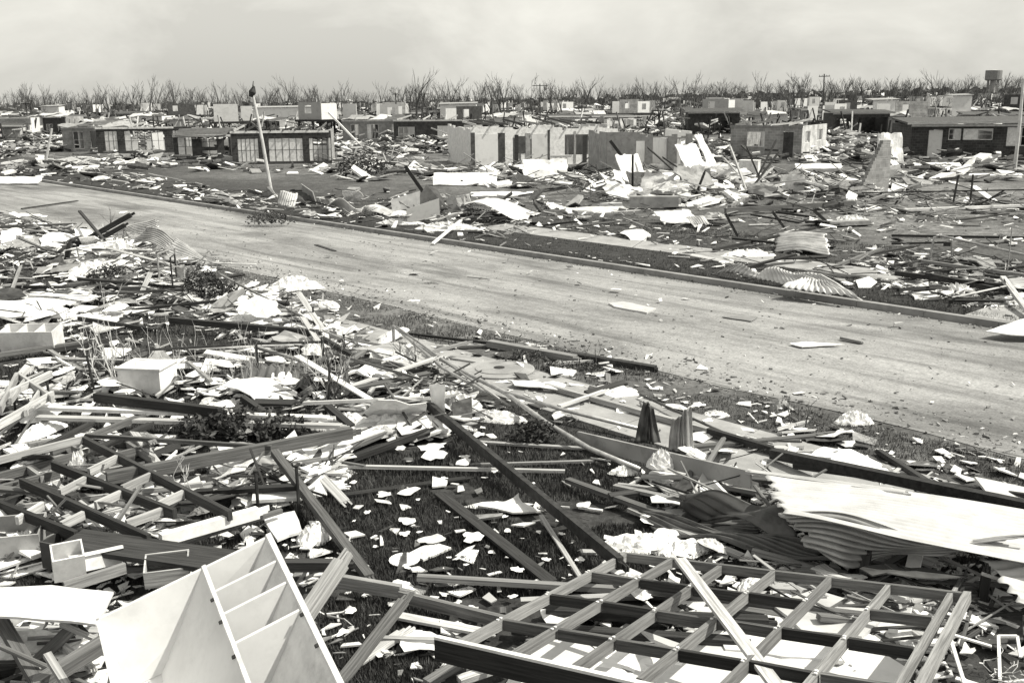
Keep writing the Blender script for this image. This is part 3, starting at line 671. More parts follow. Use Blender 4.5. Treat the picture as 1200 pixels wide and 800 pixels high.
while placed < 290:
    if placed < 36: Yd = rnd.uniform(165, 215)
    else: Yd = math.exp(rnd.uniform(math.log(190), math.log(430)))
    px = rnd.uniform(-20, 1225)
    if rnd.random() > .6 + .9 * mnoise.noise(Vector((px * .017, 0, 2))) + (.35 if px > 350 else 0): continue
    if placed < 40 and px < 480: continue
    p = at(px, Yd)
    k = rnd.choice([0, 1, 1, 1, 2, 3, 4, 5, 6, 7, 7, 7, 8, 9]); src = protos[k]
    o = src if k not in used else src.copy()
    if k in used: S.collection.objects.link(o)
    used.add(k); o.location = p; sc = rnd.uniform(.28, .46) if placed < 36 else rnd.choice([rnd.uniform(.3, .48), rnd.uniform(.38, .66)]); o.scale = (sc, sc, sc); o.rotation_euler = (0, 0, rnd.uniform(0, 6.28))
    dist = 'in the middle distance' if Yd < 210 else 'on the skyline' if Yd < 340 else 'far back'
    tag(o, f'{forms[k]} bare stripped tree {dist} {mark(px)}', 'tree', 'bare storm-stripped trees along the skyline'); placed += 1
# the woodland behind them reads as one dark band
P = []
mb_v = []; mb_f = []
pr = [np.array([v.co[:] for v in protos[k].data.vertices]) for k in (1, 7, 6, 4)]; pf = [[tuple(f.vertices) for f in protos[k].data.polygons] for k in (1, 7, 6, 4)]
off = 0
for i in range(1900):
    Yd = rnd.uniform(260, 800); px = rnd.uniform(-30, 1230); p = at(px, Yd); k = rnd.randrange(4); a = rnd.uniform(0, 6.28); s_ = rnd.uniform(.33, .68)
    v = pr[k] * s_; c, sn_ = math.cos(a), math.sin(a); v = np.stack([v[:, 0] * c - v[:, 1] * sn_ + p.x, v[:, 0] * sn_ + v[:, 1] * c + p.y, v[:, 2] + p.z], 1)
    mb_v += v.tolist(); mb_f += [tuple(i_ + off for i_ in f) for f in pf[k]]; off += len(v)
me = bpy.data.meshes.new('distant_woodland'); me.from_pydata(mb_v, [], mb_f); me.materials.append(M['bark'])
o = bpy.data.objects.new('distant_woodland', me); S.collection.objects.link(o); tag(o, 'stripped woodland massed along the horizon', 'woodland', kind='stuff')
pts = []
for i in range(7000):
    Yd = rnd.uniform(250, 1000); p = at(rnd.uniform(-40, 1240), Yd); pts.append((p.x, p.y, p.z + rnd.random() ** 2 * 2.2, 1 + Yd / 700))
tag(flakes('undergrowth', pts, .5, 1.6, [M['litterd'], M['bark'], M['fibro'], M['litterm']], [.5, .3, .08, .12], .5, .9), 'dark broken scrub and wreckage below the skyline trees', 'scrub')


# ------------------------------------------------------------------ wreckage in front: hand placed pieces
rnd = random.Random(77)
def beam_obj(name, label, cat, a, b_, wd, th, mt, group=None, up=(0, 0, 1), bow=0, jag=.3):
    """one board or beam between two points; sawn at one end, splintered at the other"""
    a, b_ = Vector(a), Vector(b_); d = b_ - a; L_ = d.length; mb = MB(); k = 5 if bow else 1
    mb = MB()
    for i in range(k):
        t0, t1 = i / k, (i + 1) / k; f = lambda t: bow * 4 * t * (1 - t)
        mb.beam((L_ * t0, 0, f(t0)), (L_ * t1 + (.0 if k > 1 else 0), 0, f(t1)), wd, th)
    if jag and wd > .05:                                            # splinters
        for i in range(3):
            y = wd * (-.4 + .35 * i); l = rnd.uniform(.05, .25) * jag * 2
            mb.beam((L_ - .01, y, 0), (L_ + l, y * .8, rnd.uniform(-.01, .01)), wd * .2, th * .5)
    x = d.normalized(); y = Vector(up).cross(x)
    if y.length < 1e-3: y = Vector((0, 1, 0)).cross(x)
    y.normalize(); z = x.cross(y)
    o = mb.build(name, M[mt], origin=(0, 0, 0)); o.matrix_world = Matrix.Translation(a) @ Matrix((x, y, z)).transposed().to_4x4()
    return tag(o, label, cat, group)
def PB(label, x0, y0, z0, x1, y1, z1, wd, th, mt, name='board', cat=None, up=(0, 0, 1), **k):
    A_, B2 = G(x0, y0, z0), G(x1, y1, z1)
    if z0 - z1 > .6: A_ = VP(x0, y0, (x1, y1, z1))
    elif z1 - z0 > .6: B2 = VP(x1, y1, (x0, y0, z0))
    return beam_obj(name, label, cat or {'beam': 'beam', 'rail': 'rail', 'pipe': 'pipe'}.get(name, 'board'), A_, B2, wd, th, mt, up=up, **k)
def PIPE(label, pts, r, mt='pipe', name='pipe', cat='pipe'):
    b = MB(); b.tube([G(*p) for p in pts], r, 8); return tag(b.build(name, M[mt], smooth=True), label, cat)
def corr(name, label, cat, C4, nu, ribs, amp, mt, lift=None, group=None, seg=6, jag=.04, parent=None):
    """corrugated iron: corners (u along the ribs, v across them), real waves, torn edges, bent by lift(u, v)"""
    p00, p10, p11, p01 = map(Vector, C4); nv = ribs * seg; nrm = (p10 - p00).cross(p01 - p00).normalized()
    if nrm.z < 0: nrm = -nrm
    sd = rnd.random() * 99
    def fn(u, v):
        ju = jag * (mnoise.noise(Vector((v * 9, sd, 0))) * 2)
        uu = u + (ju if u > .5 else -ju) * (2 * abs(u - .5)) ** 8; 
        p = p00.lerp(p10, uu).lerp(p01.lerp(p11, uu), v)
        p = p + nrm * (amp * math.sin(2 * math.pi * v * ribs) * (1 + .3 * mnoise.noise(Vector((u * 4, v * 3, sd)))) + .05 * mnoise.noise(Vector((u * 2.5, v * 2, sd))))
        if lift: p = p + Vector(lift(u, v))
        return p
    b = MB(); b.grid(fn, nu, nv); k = len(b.v)
    o = b.build(name, M[mt], smooth=True)
    md = o.modifiers.new('thickness', 'SOLIDIFY'); md.thickness = .004
    return tag(o, label, cat, group)

# --- the collapsed cupboard: a racked box, built as slabs of a slanting box
A, B_, C_ = G(112, 725, .9), G(314, 627, 1.3), G(398, 800, .9)
U, W_, D_ = A - B_, (C_ - B_) * 1.16, Vector((-.36, -.17, -.82)); th = .022
t = thing('kitchen_cupboard', 'big white doorless cupboard lying tipped open with its shelves showing, at the bottom', 'cupboard', (B_.x, B_.y, 0))
un, wn, dn = U.normalized(), W_.normalized(), D_.normalized()
def cs(name, o, a, b_, c, m_='cupboard', par=t):
    b = MB(); b.slab(o, a, b_, c); return b.build(name, M[m_], par)
D_L = G(147, 806, .32) - A                                            # the left end has been wrenched round
def prism(name, pts, n, m_='cupboard'):
    b = MB(); k = len(pts); b.v = [Vector(p) for p in pts] + [Vector(p) + n for p in pts]
    b.face(list(range(k))); b.face(list(range(2 * k - 1, k - 1, -1)))
    for i in range(k): b.face([i, i + k, (i + 1) % k + k, (i + 1) % k])
    return b.build(name, M[m_], t)
e_ = A + un * -.001
prism('top_panel', [B_, B_ + D_, B_ + U * .385 + D_, A + D_L, A], wn * th)
cs('side_panel', B_, W_, D_, un * th, 'white'); cs('side_panel', A - un * th, W_, D_L, un * th)
cs('bottom_panel', B_ + W_ + un * th, U - un * th * 2, D_ * .9, wn * th)
prism('back_panel', [B_ + D_, B_ + D_ + W_, A + D_L + W_, A + D_L, B_ + U * .385 + D_], dn * .012)
dv = U * .385; cs('divider', B_ + dv + wn * (th + .001), W_ - wn * (th + .002), D_ - dn * .001, un * th)
for f_, dd in ((.155, .93), (.29, .93), (.455, 1)):
    cs('shelf', B_ + W_ * f_ + un * (th + .001), dv - un * (th + .002), D_ * dd, wn * th)
for f_, m_ in ((0, 'white'),):                       # pale edge strip nailed on the rim
    cs('edge_strip', B_ + U * f_ - un * (.004 if f_ else .0) - dn * .006 + un * (-.012 if f_ == 0 else 0), W_, dn * -.016, un * .04, 'white')
cs('edge_strip', B_ + dv - dn * .004 - un * .004, W_, dn * -.012, un * .03, 'white')
for f_, y in ((.385, .2), (.385, .33), (.385, .52), (.385, .78), (.0, .49), (0, .66)):
    q = B_ + U * f_ + W_ * y; b = MB(); b.slab(q + un * .03 - dn * .012, un * .022, wn * .03, dn * -.01); b.build('hinge', M['steel'], t)

def crumple(name, label, cat, c, rx, ry, hz_, mt, seed, group=None, n=26, rot=0, folds=5):
    """a heap of torn cloth, paper or insulation: folded sheet over a low mound with a ragged outline"""
    b = MB(); c = Vector(c); cr_, sr_ = math.cos(rot), math.sin(rot)
    def fn(u, v):
        r = v; a = u * 2 * math.pi; e = 1 + .38 * mnoise.noise(Vector((math.cos(a) * 1.6, math.sin(a) * 1.6, seed))) + .2 * mnoise.noise(Vector((math.cos(a) * 5, math.sin(a) * 5, seed)))
        x, y = math.cos(a) * r * e, math.sin(a) * r * e
        q = Vector((x * folds * .7, y * folds * .7, seed)); f1 = 1 - abs(mnoise.noise(q) * 2); f2 = 1 - abs(mnoise.noise(q * 2.3) * 2)
        z = (1 - r ** 2.2) * (.35 + .65 * f1) + .25 * f2 * (1 - r * .6)
        x, y = x * rx, y * ry
        return c + Vector((x * cr_ - y * sr_, x * sr_ + y * cr_, max(.004, z * hz_) if r < .98 else .0))
    b.grid(fn, n, n // 2); return tag(b.build(name, M[mt]), label, cat, group)
def panel(name, label, cat, corners, mt, thick=.03, group=None, crack=True):
    """flat sheet through four ground pixels (x, y, z) with nicked edges and a real thickness"""
    P = [G(*c) for c in corners]; b = MB(); out = []; n = len(P)
    for i in range(n):
        a, c = P[i], P[(i + 1) % n]; k = max(2, int((c - a).length / .22))
        for j in range(k):
            q = a.lerp(c, j / k)
            if j and crack: q = q + Vector((rnd.uniform(-1, 1), rnd.uniform(-1, 1), 0)) * .022
            out.append(q)
    cen = sum(out, Vector()) / len(out); m_ = len(out)
    b.v = [cen + Vector((0, 0, .01))] + [cen.lerp(q, .5) + Vector((0, 0, rnd.uniform(-.004, .01))) for q in out] + out + [q - Vector((0, 0, thick)) for q in out] + [cen - Vector((0, 0, thick))]
    for i in range(m_):
        j = (i + 1) % m_
        b.face([0, 1 + i, 1 + j]); b.face([1 + i, 1 + m_ + i, 1 + m_ + j, 1 + j]); b.face([1 + m_ + i, 1 + 2 * m_ + i, 1 + 2 * m_ + j, 1 + m_ + j]); b.face([1 + 3 * m_, 1 + 2 * m_ + j, 1 + 2 * m_ + i])
    o = b.build(name, M[mt]); o.data.polygons.foreach_set('use_smooth', [False] * len(o.data.polygons))
    me = o.data
    import bmesh
    bm = bmesh.new(); bm.from_mesh(me); bmesh.ops.recalc_face_normals(bm, faces=bm.faces); bm.to_mesh(me); bm.free()
    return tag(o, label, cat, group)
# paper and plastic left inside the shelves
for i, f_ in enumerate((.235, .38)):
    q = B_ + dv * .55 + W_ * f_ + D_ * .93; b = MB(); ee = un * .19; ww = D_ * -.30
    ow = wn * -.02
    b.grid(lambda u, v: B_ + dv * (.12 + .76 * u) + W_ * (f_ + (.072 if i == 0 else .072)) + D_ * (.92 - .75 * v) - wn * (.02 + .09 * abs(mnoise.noise(Vector((u * 6, v * 6, i * 9)))) + .05 * u), 14, 10)
    tag(b.build('plastic_liner', M['paper']), 'crumpled white lining on the %s shelf of the tipped cupboard' % ('upper', 'middle')[i], 'lining')

# --- stud wall frame lying bottom right (fitted rectangle, tilted up towards the viewer)
FX, FY, FZ = Vector((.8515, -.5104, .1201)), Vector((.524, .8367, -.1592)), Vector((-.0192, .1984, .9799)); FO = Vector((1.1135, 9.168, .155))
t = thing('fallen_stud_wall', 'large fallen timber stud wall frame with nailed crosspieces lying at the bottom right', 'wall frame', (FO.x, FO.y, 0))
P_, Q_ = .5, .777; LN = 2.98
def fb(name, x0, y0, x1, y1, m_='mid', z=0, wd=.04, th=.085, par=t):
    b = MB(); b.beam(FO + FX * x0 - FY * y0 + FZ * z, FO + FX * x1 - FY * y1 + FZ * z, wd, th, FZ); return b.build(name, M[m_], par)
for i in range(7): fb('stud', i * P_ + rnd.uniform(-.012, .012), .026, i * P_ + rnd.uniform(-.02, .02), LN, 'mid', wd=.042, z=rnd.uniform(-.006, .008))
fb('stud', 6 * P_ + .13, -.03, 6 * P_ + .13, LN, 'mid', z=.01, wd=.06)
fb('top_plate', -.03, 0, 6 * P_ + .09, 0, 'grey', wd=.05, z=.002)
fb('bottom_plate', -.14, 3.01, 6 * P_ + .2, 3.26, 'dark', wd=.06, th=.16, z=-.01)  # dark timber colour puts shade into the plate's near side
fb('lit_top_strip', -.14, 3.012, 6 * P_ + .2, 3.262, 'white', wd=.055, th=.02, z=.082)  # added white strip paints the sunlit top of the plate
for j in (1, 2, 3):
    for i in range(6):
        if (i, j) in ((4, 1), (2, 4), (0, 4)): continue
        fb('noggin', i * P_ + .027, j * Q_ * (1 if j < 4 else .98) + rnd.uniform(-.015, .015), (i + 1) * P_ - .027, j * Q_ + rnd.uniform(-.02, .02), 'dark' if rnd.random() < .55 else 'grey', wd=.045, th=.085)
for i in range(6):
    for j in (1, 2, 3):
        for k in range(2):
            b = MB(); q = FO + FX * (i * P_ + rnd.uniform(-.01, .01)) - FY * (j * Q_ + k * .05) + FZ * .05; b.tube([q, q + FZ * .008], .014, 6); b.build('nail_head', M['paper'], t)
# sheets of ceiling board lying under the frame
panel('ceiling_sheet', 'large pale fibro sheet lying flat beneath the fallen stud wall frame', 'sheet', [(600, 790, .06), (640, 748, .06), (870, 755, .06), (1010, 748, .06), (1060, 780, .06), (1080, 850, .06), (560, 850, .06)], 'interior')
panel('ceiling_sheet', 'white broken board under the right bays of the stud wall frame', 'sheet', [(905, 708, .12), (955, 690, .12), (1048, 715, .12), (1010, 745, .12), (940, 738, .12)], 'whiteiron')
panel('ceiling_sheet', 'white sheet with a snapped corner under the middle bays of the frame', 'sheet', [(845, 742, .08), (900, 718, .08), (1000, 728, .08), (1030, 748, .08), (985, 775, .08), (850, 760, .08)], 'fibro')
panel('ceiling_sheet', 'pale sheet poking out below the lower left studs of the frame', 'sheet', [(655, 778, .06), (720, 752, .06), (810, 762, .06), (800, 800, .06), (700, 800, .06)], 'fibro')
PB('pale splintered board lying diagonally across the top of the stud wall frame', 797, 655, .62, 912, 806, .82, .10, .03, 'light')
PB('dark timber crossing beneath the upper bays of the stud wall frame', 640, 716, .1, 900, 728, .1, .1, .08, 'dark')
PB('dark timber under the left bays of the stud wall frame', 600, 735, .08, 860, 752, .08, .1, .08, 'dark')
PB('grey timber under the upper right bays of the stud wall frame', 760, 690, .1, 1080, 730, .12, .09, .05, 'grey')
PB('thin grey stick under the frame pointing at its top right corner', 950, 735, .05, 1080, 690, .15, .04, .03, 'grey')
PB('short upright stub of timber left of the stud wall frame', 590, 716, 0, 589, 714, .18, .05, .05, 'mid', name='stump', cat='stump')
PB('rough timber end sticking out under the left end of the bottom plate', 500, 800, .12, 560, 764, .15, .09, .05, 'mid')
PB('second rough timber end poking from under the bottom plate', 538, 797, .1, 600, 776, .12, .09, .05, 'light')
PB('short brown block against the right side of the stud wall frame', 948, 725, .05, 1080, 722, .08, .1, .05, 'light')
# bent white metal frames and wires at the lower right corner
t = thing('metal_window_frame', 'bent white metal window frame standing at the lower right corner', 'window frame', G(1180, 790))
for a, c in (((1172, 800, 0), (1170, 745, .15)), ((1170, 745, .15), (1192, 745, .15)), ((1192, 745, .15), (1196, 770, .05)), ((1172, 800, 0), (1210, 796, 0))):
    b = MB(); b.beam(G(*a), G(*c), .025, .02); b.build('bar', M['white'], t)
t = thing('metal_window_frame', 'white A-shaped metal strip leaning beside the right end of the stud wall frame', 'metal strip', G(1112, 790))
for a, c in (((1082, 798, .1), (1112, 742, .3)), ((1112, 742, .3), (1130, 800, .05)), ((1112, 742, .3), (1162, 757, .25))):
    b = MB(); b.beam(G(*a), G(*c), .03, .015); b.build('bar', M['white'], t)
for i in range(6):
    p = G(1150 + rnd.uniform(0, 40), 780 + rnd.uniform(0, 15), .05); pts = [p]
    for k in range(9): pts.append(pts[-1] + Vector((rnd.uniform(-.05, .07), rnd.uniform(-.05, .05), rnd.uniform(-.02, .05))))
    b = MB(); b.tube(pts, .004, 4); tag(b.build('loose_wire', M['straw']), 'thin curled loose wire at the lower right corner', 'wire', 'curled loose wires at the lower right corner')

# --- the big corrugated sheet and the dark space under it
def lift1(u, v):
    return Vector((0, 0, .10 * math.sin(u * 3.0) + .06 * math.sin(v * 5 + u * 4)))
corr('roof_sheet', 'huge sunlit white corrugated roof sheet lying flat at the right', 'roof sheet', [G(903, 556, .60), G(1290, 600, .62), G(1290, 655, .7), G(917, 606, .66)], 60, 16, .012, 'whiteiron', lambda u, v: Vector((0, 0, .05 * math.sin(u * 5 + 1) * v - .1 * u)), jag=.02)
def lip(u, v): return Vector((0, -.12 * v * math.sin(u * 9), .08 * math.sin(u * 7 + v * 2)))
corr('roof_sheet', 'dark ribbed underside of a corrugated sheet curling down below the huge white one', 'roof sheet', [G(922, 603, .67), G(1203, 634, .66), G(1110, 650, .35), G(955, 655, .22)], 50, 8, .034, 'iron', lip, jag=.05)
corr('roof_sheet', 'grey twisted corrugated sheet left of the huge white roof sheet', 'roof sheet', [G(800, 588, .35), G(922, 580, .5), G(935, 632, .3), G(800, 600, .12)], 40, 6, .015, 'darkiron', lambda u, v: Vector((0, 0, .12 * math.sin(u * 6 + v * 5))), jag=.06)
corr('roof_sheet', 'flattened dark ribbed sheet jutting toward the lawn below the twisted grey one', 'roof sheet', [G(750, 600, .12), G(960, 640, .25), G(975, 662, .15), G(770, 622, .06)], 40, 6, .018, 'darkiron', lambda u, v: Vector((0, 0, .05 * math.sin(u * 9 + v * 5))), jag=.06)
corr('roof_sheet', 'white roof sheet corner at the right edge below the huge one', 'roof sheet', [G(1155, 655, .45), G(1290, 650, .5), G(1290, 720, .4), G(1195, 705, .35)], 20, 5, .015, 'whiteiron', None, jag=.05)
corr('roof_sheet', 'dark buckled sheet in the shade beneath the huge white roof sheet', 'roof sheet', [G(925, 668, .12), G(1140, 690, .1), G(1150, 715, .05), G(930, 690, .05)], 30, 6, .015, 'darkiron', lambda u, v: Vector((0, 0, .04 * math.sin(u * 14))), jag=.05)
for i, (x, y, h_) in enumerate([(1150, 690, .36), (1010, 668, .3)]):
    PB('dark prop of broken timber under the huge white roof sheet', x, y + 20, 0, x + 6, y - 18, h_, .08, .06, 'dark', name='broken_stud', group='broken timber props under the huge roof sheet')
PB('wide grey fascia board on edge running toward the huge white roof sheet', 678, 514, .1, 880, 562, .42, .035, .21, 'greysheet', name='fascia_board', jag=.1)
PB('thin pale flashing strip along the top edge of the huge white roof sheet', 875, 552, .5, 1060, 577, .62, .1, .03, 'light')
PB('long black steel channel running past the top of the huge white roof sheet', 905, 531, .12, 1215, 596, .55, .12, .12, 'steel', name='beam')
PB('second thin dark rail behind the long black steel channel', 930, 545, .1, 1215, 584, .5, .05, .08, 'dark', name='rail')
panel('folded_flashing', 'folded white flashing sheet leaning on the black channel at the right edge', 'flashing', [(1142, 558, .5), (1230, 575, .5), (1230, 592, .45), (1160, 582, .5)], 'whiteiron')
crumple('torn_cloth', 'torn white cloth hanging over the grey fascia board', 'cloth', G(775, 546, .22), .2, .12, .2, 'paper', 3)
# upright bent pieces of corrugated iron
def upr(u, v): return Vector((.04 * math.sin(v * 6), .05 * math.sin(u * 3), 0))
corr('roof_sheet', 'small dark corrugated scrap standing upright, left of the similar wider one', 'roof sheet', [UP(744, 519, .0), UP(753, 519, .60), UP(766, 520, .52), UP(776, 520, .0)], 12, 4, .02, 'darkiron', upr)
corr('roof_sheet', 'wider corrugated scrap standing upright behind the grey fascia board', 'roof sheet', [UP(783, 529, .0), UP(787, 529, .46), UP(810, 531, .66), UP(815, 532, .0)], 12, 5, .022, 'iron', upr)

# --- timber, pipes and rails across the foreground
for a in [
 ('long heavy grey rafter lying over the wreckage left of the lawn', 125, 560, .35, 412, 507, .3, .09, .15, 'grey', 'beam'),
 ('dark grey beam sloping down across the left side of the lawn', 322, 530, .35, 433, 677, .05, .1, .08, 'grey', 'beam'),
 ('long dark steel rail running down the middle of the lawn to the stud frame', 497, 470, .22, 727, 660, .2, .07, .13, 'steel', 'rail'),
 ('long white plank, upper of the pair crossing the left wreckage', 38, 477, .3, 385, 490, .28, .13, .05, 'white', 'board'),
 ('long white plank, lower of the pair crossing the left wreckage', 44, 489, .25, 400, 499, .22, .12, .05, 'light', 'board'),
 ('short heavy black beam lying on the pair of long white planks', 112, 465, .42, 258, 483, .4, .1, .13, 'dark', 'beam'),
 ('black beam lying across white scraps beside the dark fence rail', 200, 375, .25, 372, 390, .2, .12, .12, 'dark', 'beam'),
 ('grey steel channel crossing under the end of the dark fence rail', 335, 386, .1, 392, 425, .1, .16, .08, 'grey', 'beam'),
 ('dark bar continuing down from the end of the fence rail', 378, 397, .5, 432, 428, .2, .08, .08, 'steel', 'rail'),
 ('white weatherboard behind the dark fence rail', 222, 408, .1, 350, 403, .1, .12, .03, 'white', 'board'),
 ('long thin grey weatherboard below the dark fence rail', 190, 421, .05, 340, 407, .05, .08, .03, 'grey', 'board'),
 ('long pale beam lying by the road edge, joined to a black one', 573, 402, .1, 674, 420, .08, .16, .12, 'mid', 'beam'),
 ('black beam lying by the road edge at the end of the pale one', 672, 417, .08, 768, 433, .03, .14, .13, 'steel', 'beam'),
 ('narrow dark rail lying between the footpath and the long pale beam', 480, 391, .05, 573, 402, .08, .06, .05, 'dark', 'rail'),
 ('second white board flat on the dirt left of the long pale beam', 525, 408, .02, 574, 401, .02, .12, .02, 'light', 'board'),
 ('thin pale batten lying across the middle of the lawn', 398, 546, .08, 662, 552, .04, .05, .04, 'light', 'board'),
 ('second thin batten just above the pale one across the lawn', 535, 545, .02, 696, 540, .03, .05, .03, 'mid', 'board'),
 ('white batten lying near the dark bush of twigs on the upper lawn', 548, 517, .02, 682, 525, .04, .07, .03, 'light', 'board'),
 ('weathered flat board half sunk in the lawn grass', 400, 580, .02, 545, 560, .02, .10, .02, 'dark', 'board'),
 ('dark flat board lying diagonally in the middle of the lawn', 515, 578, .04, 646, 682, .05, .14, .03, 'dark', 'board'),
 ('thin pale stick lying down the lawn right of the steel rail', 634, 604, .04, 680, 676, .04, .05, .025, 'light', 'board'),
 ('broken grey plank end beside the cupboard', 394, 680, .15, 470, 693, .15, .06, .13, 'mid', 'board'),
 ('long warped plank with a dark underside running toward the stud frame', 468, 698, .12, 590, 728, .1, .05, .11, 'mid', 'board'),
 ('rough board leaning from the lower lawn up beside the warped plank', 398, 800, .02, 473, 704, .3, .10, .05, 'grey', 'board'),
 ('short pale board end crossing behind the leaning rough board', 420, 775, .03, 470, 742, .1, .10, .04, 'light', 'board'),
 ('small pale batten resting against the leaning rough boards', 448, 748, .1, 512, 750, .1, .05, .04, 'light', 'board'),
 ('thick pale timber leaning against the right side of the cupboard', 357, 722, .2, 400, 659, .5, .12, .12, 'light', 'beam'),
 ('dark rail running from the cupboard to the lawn', 250, 662, .3, 398, 662, .25, .1, .1, 'dark', 'rail'),
 ('long thin dark rail under the wide black plank', 100, 668, .25, 320, 662, .25, .05, .06, 'grey', 'rail'),
 ('long pale board, uppermost of the bundle at the right of the lawn', 665, 562, .1, 885, 642, .12, .09, .05, 'grey', 'board'),
 ('long pale board, lowest of the bundle at the right of the lawn', 738, 596, .06, 870, 652, .06, .09, .04, 'light', 'board'),
 ('long grey board in the middle of the bundle at the right of the lawn', 720, 569, .12, 860, 600, .15, .08, .04, 'mid', 'board'),
 ('short pale batten beside the bundle of boards', 724, 568, .08, 800, 577, .1, .05, .05, 'light', 'board'),
 ('tiny white batten lying on the lawn by the bundle of boards', 678, 594, .02, 706, 598, .02, .04, .02, 'white', 'board'),
 ('long pale kerb board lying along the footpath edge', 640, 452, .08, 832, 505, .08, .08, .08, 'light', 'beam'),
 ('dark timber continuing the footpath kerb board to the right', 830, 505, .1, 905, 527, .1, .08, .1, 'dark', 'beam'),
 ('pale board lying across the footpath by the white round patch', 655, 476, .12, 708, 458, .1, .08, .04, 'light', 'board'),
 ('white board lying among scraps before the black steel channel', 905, 530, .06, 1000, 538, .06, .1, .03, 'white', 'board'),
 ('thick white beam with a dark side above the wide black plank', 188, 632, .35, 302, 600, .32, .09, .12, 'white', 'beam'),
 ('second thin timber below the thick white beam', 200, 640, .2, 330, 598, .2, .05, .05, 'grey', 'board'),
 ('long thin two-toned batten over the left timber grid', 100, 510, .42, 318, 524, .35, .05, .05, 'grey', 'board'),
 ('grey curved board resting behind the flat white sheet at lower left', 75, 688, .5, 147, 665, .5, .04, .1, 'mid', 'board'),
 ('thick nail-studded timber leaning in the bottom left corner', 2, 728, .35, 46, 802, .2, .1, .08, 'grey', 'beam'),
 ('thick raw timber slanting up from the bottom left corner', 42, 803, .2, 120, 754, .4, .13, .1, 'mid', 'beam'),
 ('short pale stick across the thick raw timber at bottom left', 55, 766, .45, 78, 803, .3, .06, .04, 'light', 'board'),
 ('thin pale batten below the flat white sheet at lower left', 72, 731, .35, 122, 753, .35, .04, .03, 'light', 'board'),
 ('grey timber behind the thick raw one at bottom left', 38, 780, .1, 85, 735, .3, .09, .07, 'grey', 'beam'),
 ('black long beam across the bottom left corner', -20, 752, .1, 130, 753, .1, .06, .12, 'dark', 'beam'),
 ('second black beam across the bottom left corner, nearest', -20, 782, .08, 145, 780, .08, .06, .1, 'dark', 'beam'),
 ('grey batten leaning up at the left edge beside the timber grid', -5, 512, .1, 40, 478, .5, .06, .04, 'light', 'board'),
 ('pale batten crossing the left edge above the timber grid', -5, 468, .3, 35, 432, .5, .06, .04, 'light', 'board'),
 ('dark timber lying under the white planks at the left', 10, 545, .1, 105, 498, .2, .08, .08, 'dark', 'beam'),
 ('grey rafter under the white planks left of the leafy bush', 60, 530, .15, 160, 490, .25, .08, .08, 'grey', 'beam'),
 ('flat black board right of the leafy bush', 284, 470, .2, 345, 472, .2, .25, .03, 'dark', 'board'),
 ('black timber sloping from the leafy bush', 284, 466, .4, 330, 498, .1, .09, .08, 'dark', 'beam'),
 ('dark timber crossing the end of the white planks', 384, 476, .3, 412, 500, .1, .12, .06, 'dark', 'beam'),
 ('long white sheet edge angled below the heavy grey rafter', 235, 566, .06, 400, 525, .1, .35, .02, 'fibro', 'board'),
 ('pale wide board below the heavy grey rafter', 330, 545, .08, 465, 495, .12, .22, .02, 'white', 'board'),
 ('second pale wide board angled into the cloth heap', 370, 520, .1, 490, 475, .12, .18, .02, 'light', 'board'),
 ('dark pole lying left of the lawn centre', 405, 540, .06, 502, 505, .1, .08, .08, 'dark', 'beam'),
 ('second dark pole under the first left of the lawn centre', 395, 532, .05, 470, 500, .08, .06, .06, 'grey', 'beam'),
 ('light board propped on tangled twigs at the lawn top', 392, 440, .15, 465, 418, .3, .09, .04, 'white', 'board'),
 ('pale branch-like board leaning down to the tangled twigs', 400, 472, .05, 440, 440, .3, .07, .05, 'mid', 'board'),
 ('white bent board lying above the heavy beam pair', 320, 418, .2, 345, 448, .05, .3, .02, 'white', 'board'),
 ('dark angled timber below the cluster of white sheets', 92, 373, .1, 170, 385, .1, .06, .08, 'dark', 'beam'),
 ('long dark timber lying between white sheets at the left', -10, 417, .15, 95, 402, .12, .1, .08, 'grey', 'beam'),
 ('dark timber from the small white drawer toward the weeds', 55, 412, .1, 145, 395, .1, .08, .08, 'dark', 'beam'),
 ('grey stick leaning on wreckage at the left edge', 14, 340, .02, 24, 312, .4, .08, .04, 'mid', 'board'),
 ('pale thin stick upright among left scraps', 54, 302, 0, 57, 300, .5, .05, .04, 'light', 'board'),
 ('long dark rail above the flat white sheets at the left', 20, 336, .08, 170, 338, .08, .06, .08, 'dark', 'rail'),
 ('grey rail end beside the round bush at the left', 140, 338, .15, 172, 338, .15, .1, .1, 'grey', 'beam'),
 ('pale pipe lying beyond the metal frame', 160, 311, .1, 225, 322, .1, .09, .08, 'light', 'beam'),
 ('thin white batten beside the white boxy scrap by the road', 238, 308, .1, 300, 310, .05, .08, .04, 'white', 'board'),
 ('thin dark rod from the round bush down toward the footpath', 258, 322, .4, 395, 392, .05, .04, .04, 'grey', 'rail'),
]:
    nm_ = a[10]; nm_ = nm_ if nm_ != 'rail' else 'rail'
    PB(a[0], *a[1:10], name={'board': 'timber_board', 'beam': 'timber_beam', 'rail': 'rail'}[nm_], cat=nm_)
PB('wide black painted plank lying behind the cupboard', 82, 632, .42, 262, 658, .38, .42, .05, 'dark', name='timber_board', cat='board')
PIPE('long bent grey pipe running from the fallen gate down to the fascia board', [(484, 402, .35), (540, 434, .3), (592, 460, .25), (640, 495, .2), (690, 525, .15), (750, 550, .1)], .035)
PIPE('long thin pipe branching right from the bent grey pipe', [(592, 460, .27), (660, 480, .2), (748, 502, .15)], .03)
PIPE('thin wire-like pipe alongside the bent grey pipe', [(465, 383, .55), (545, 440, .35), (598, 476, .1)], .018)
PIPE('dark rusty pipe lying above the grey fascia board', [(750, 462, .1), (800, 485, .12), (860, 512, .1)], .02, 'darkiron')
t = thing('fallen_gate', 'fallen pipe gate post with torn wire mesh at the top of the lawn', 'gate', G(463, 410))
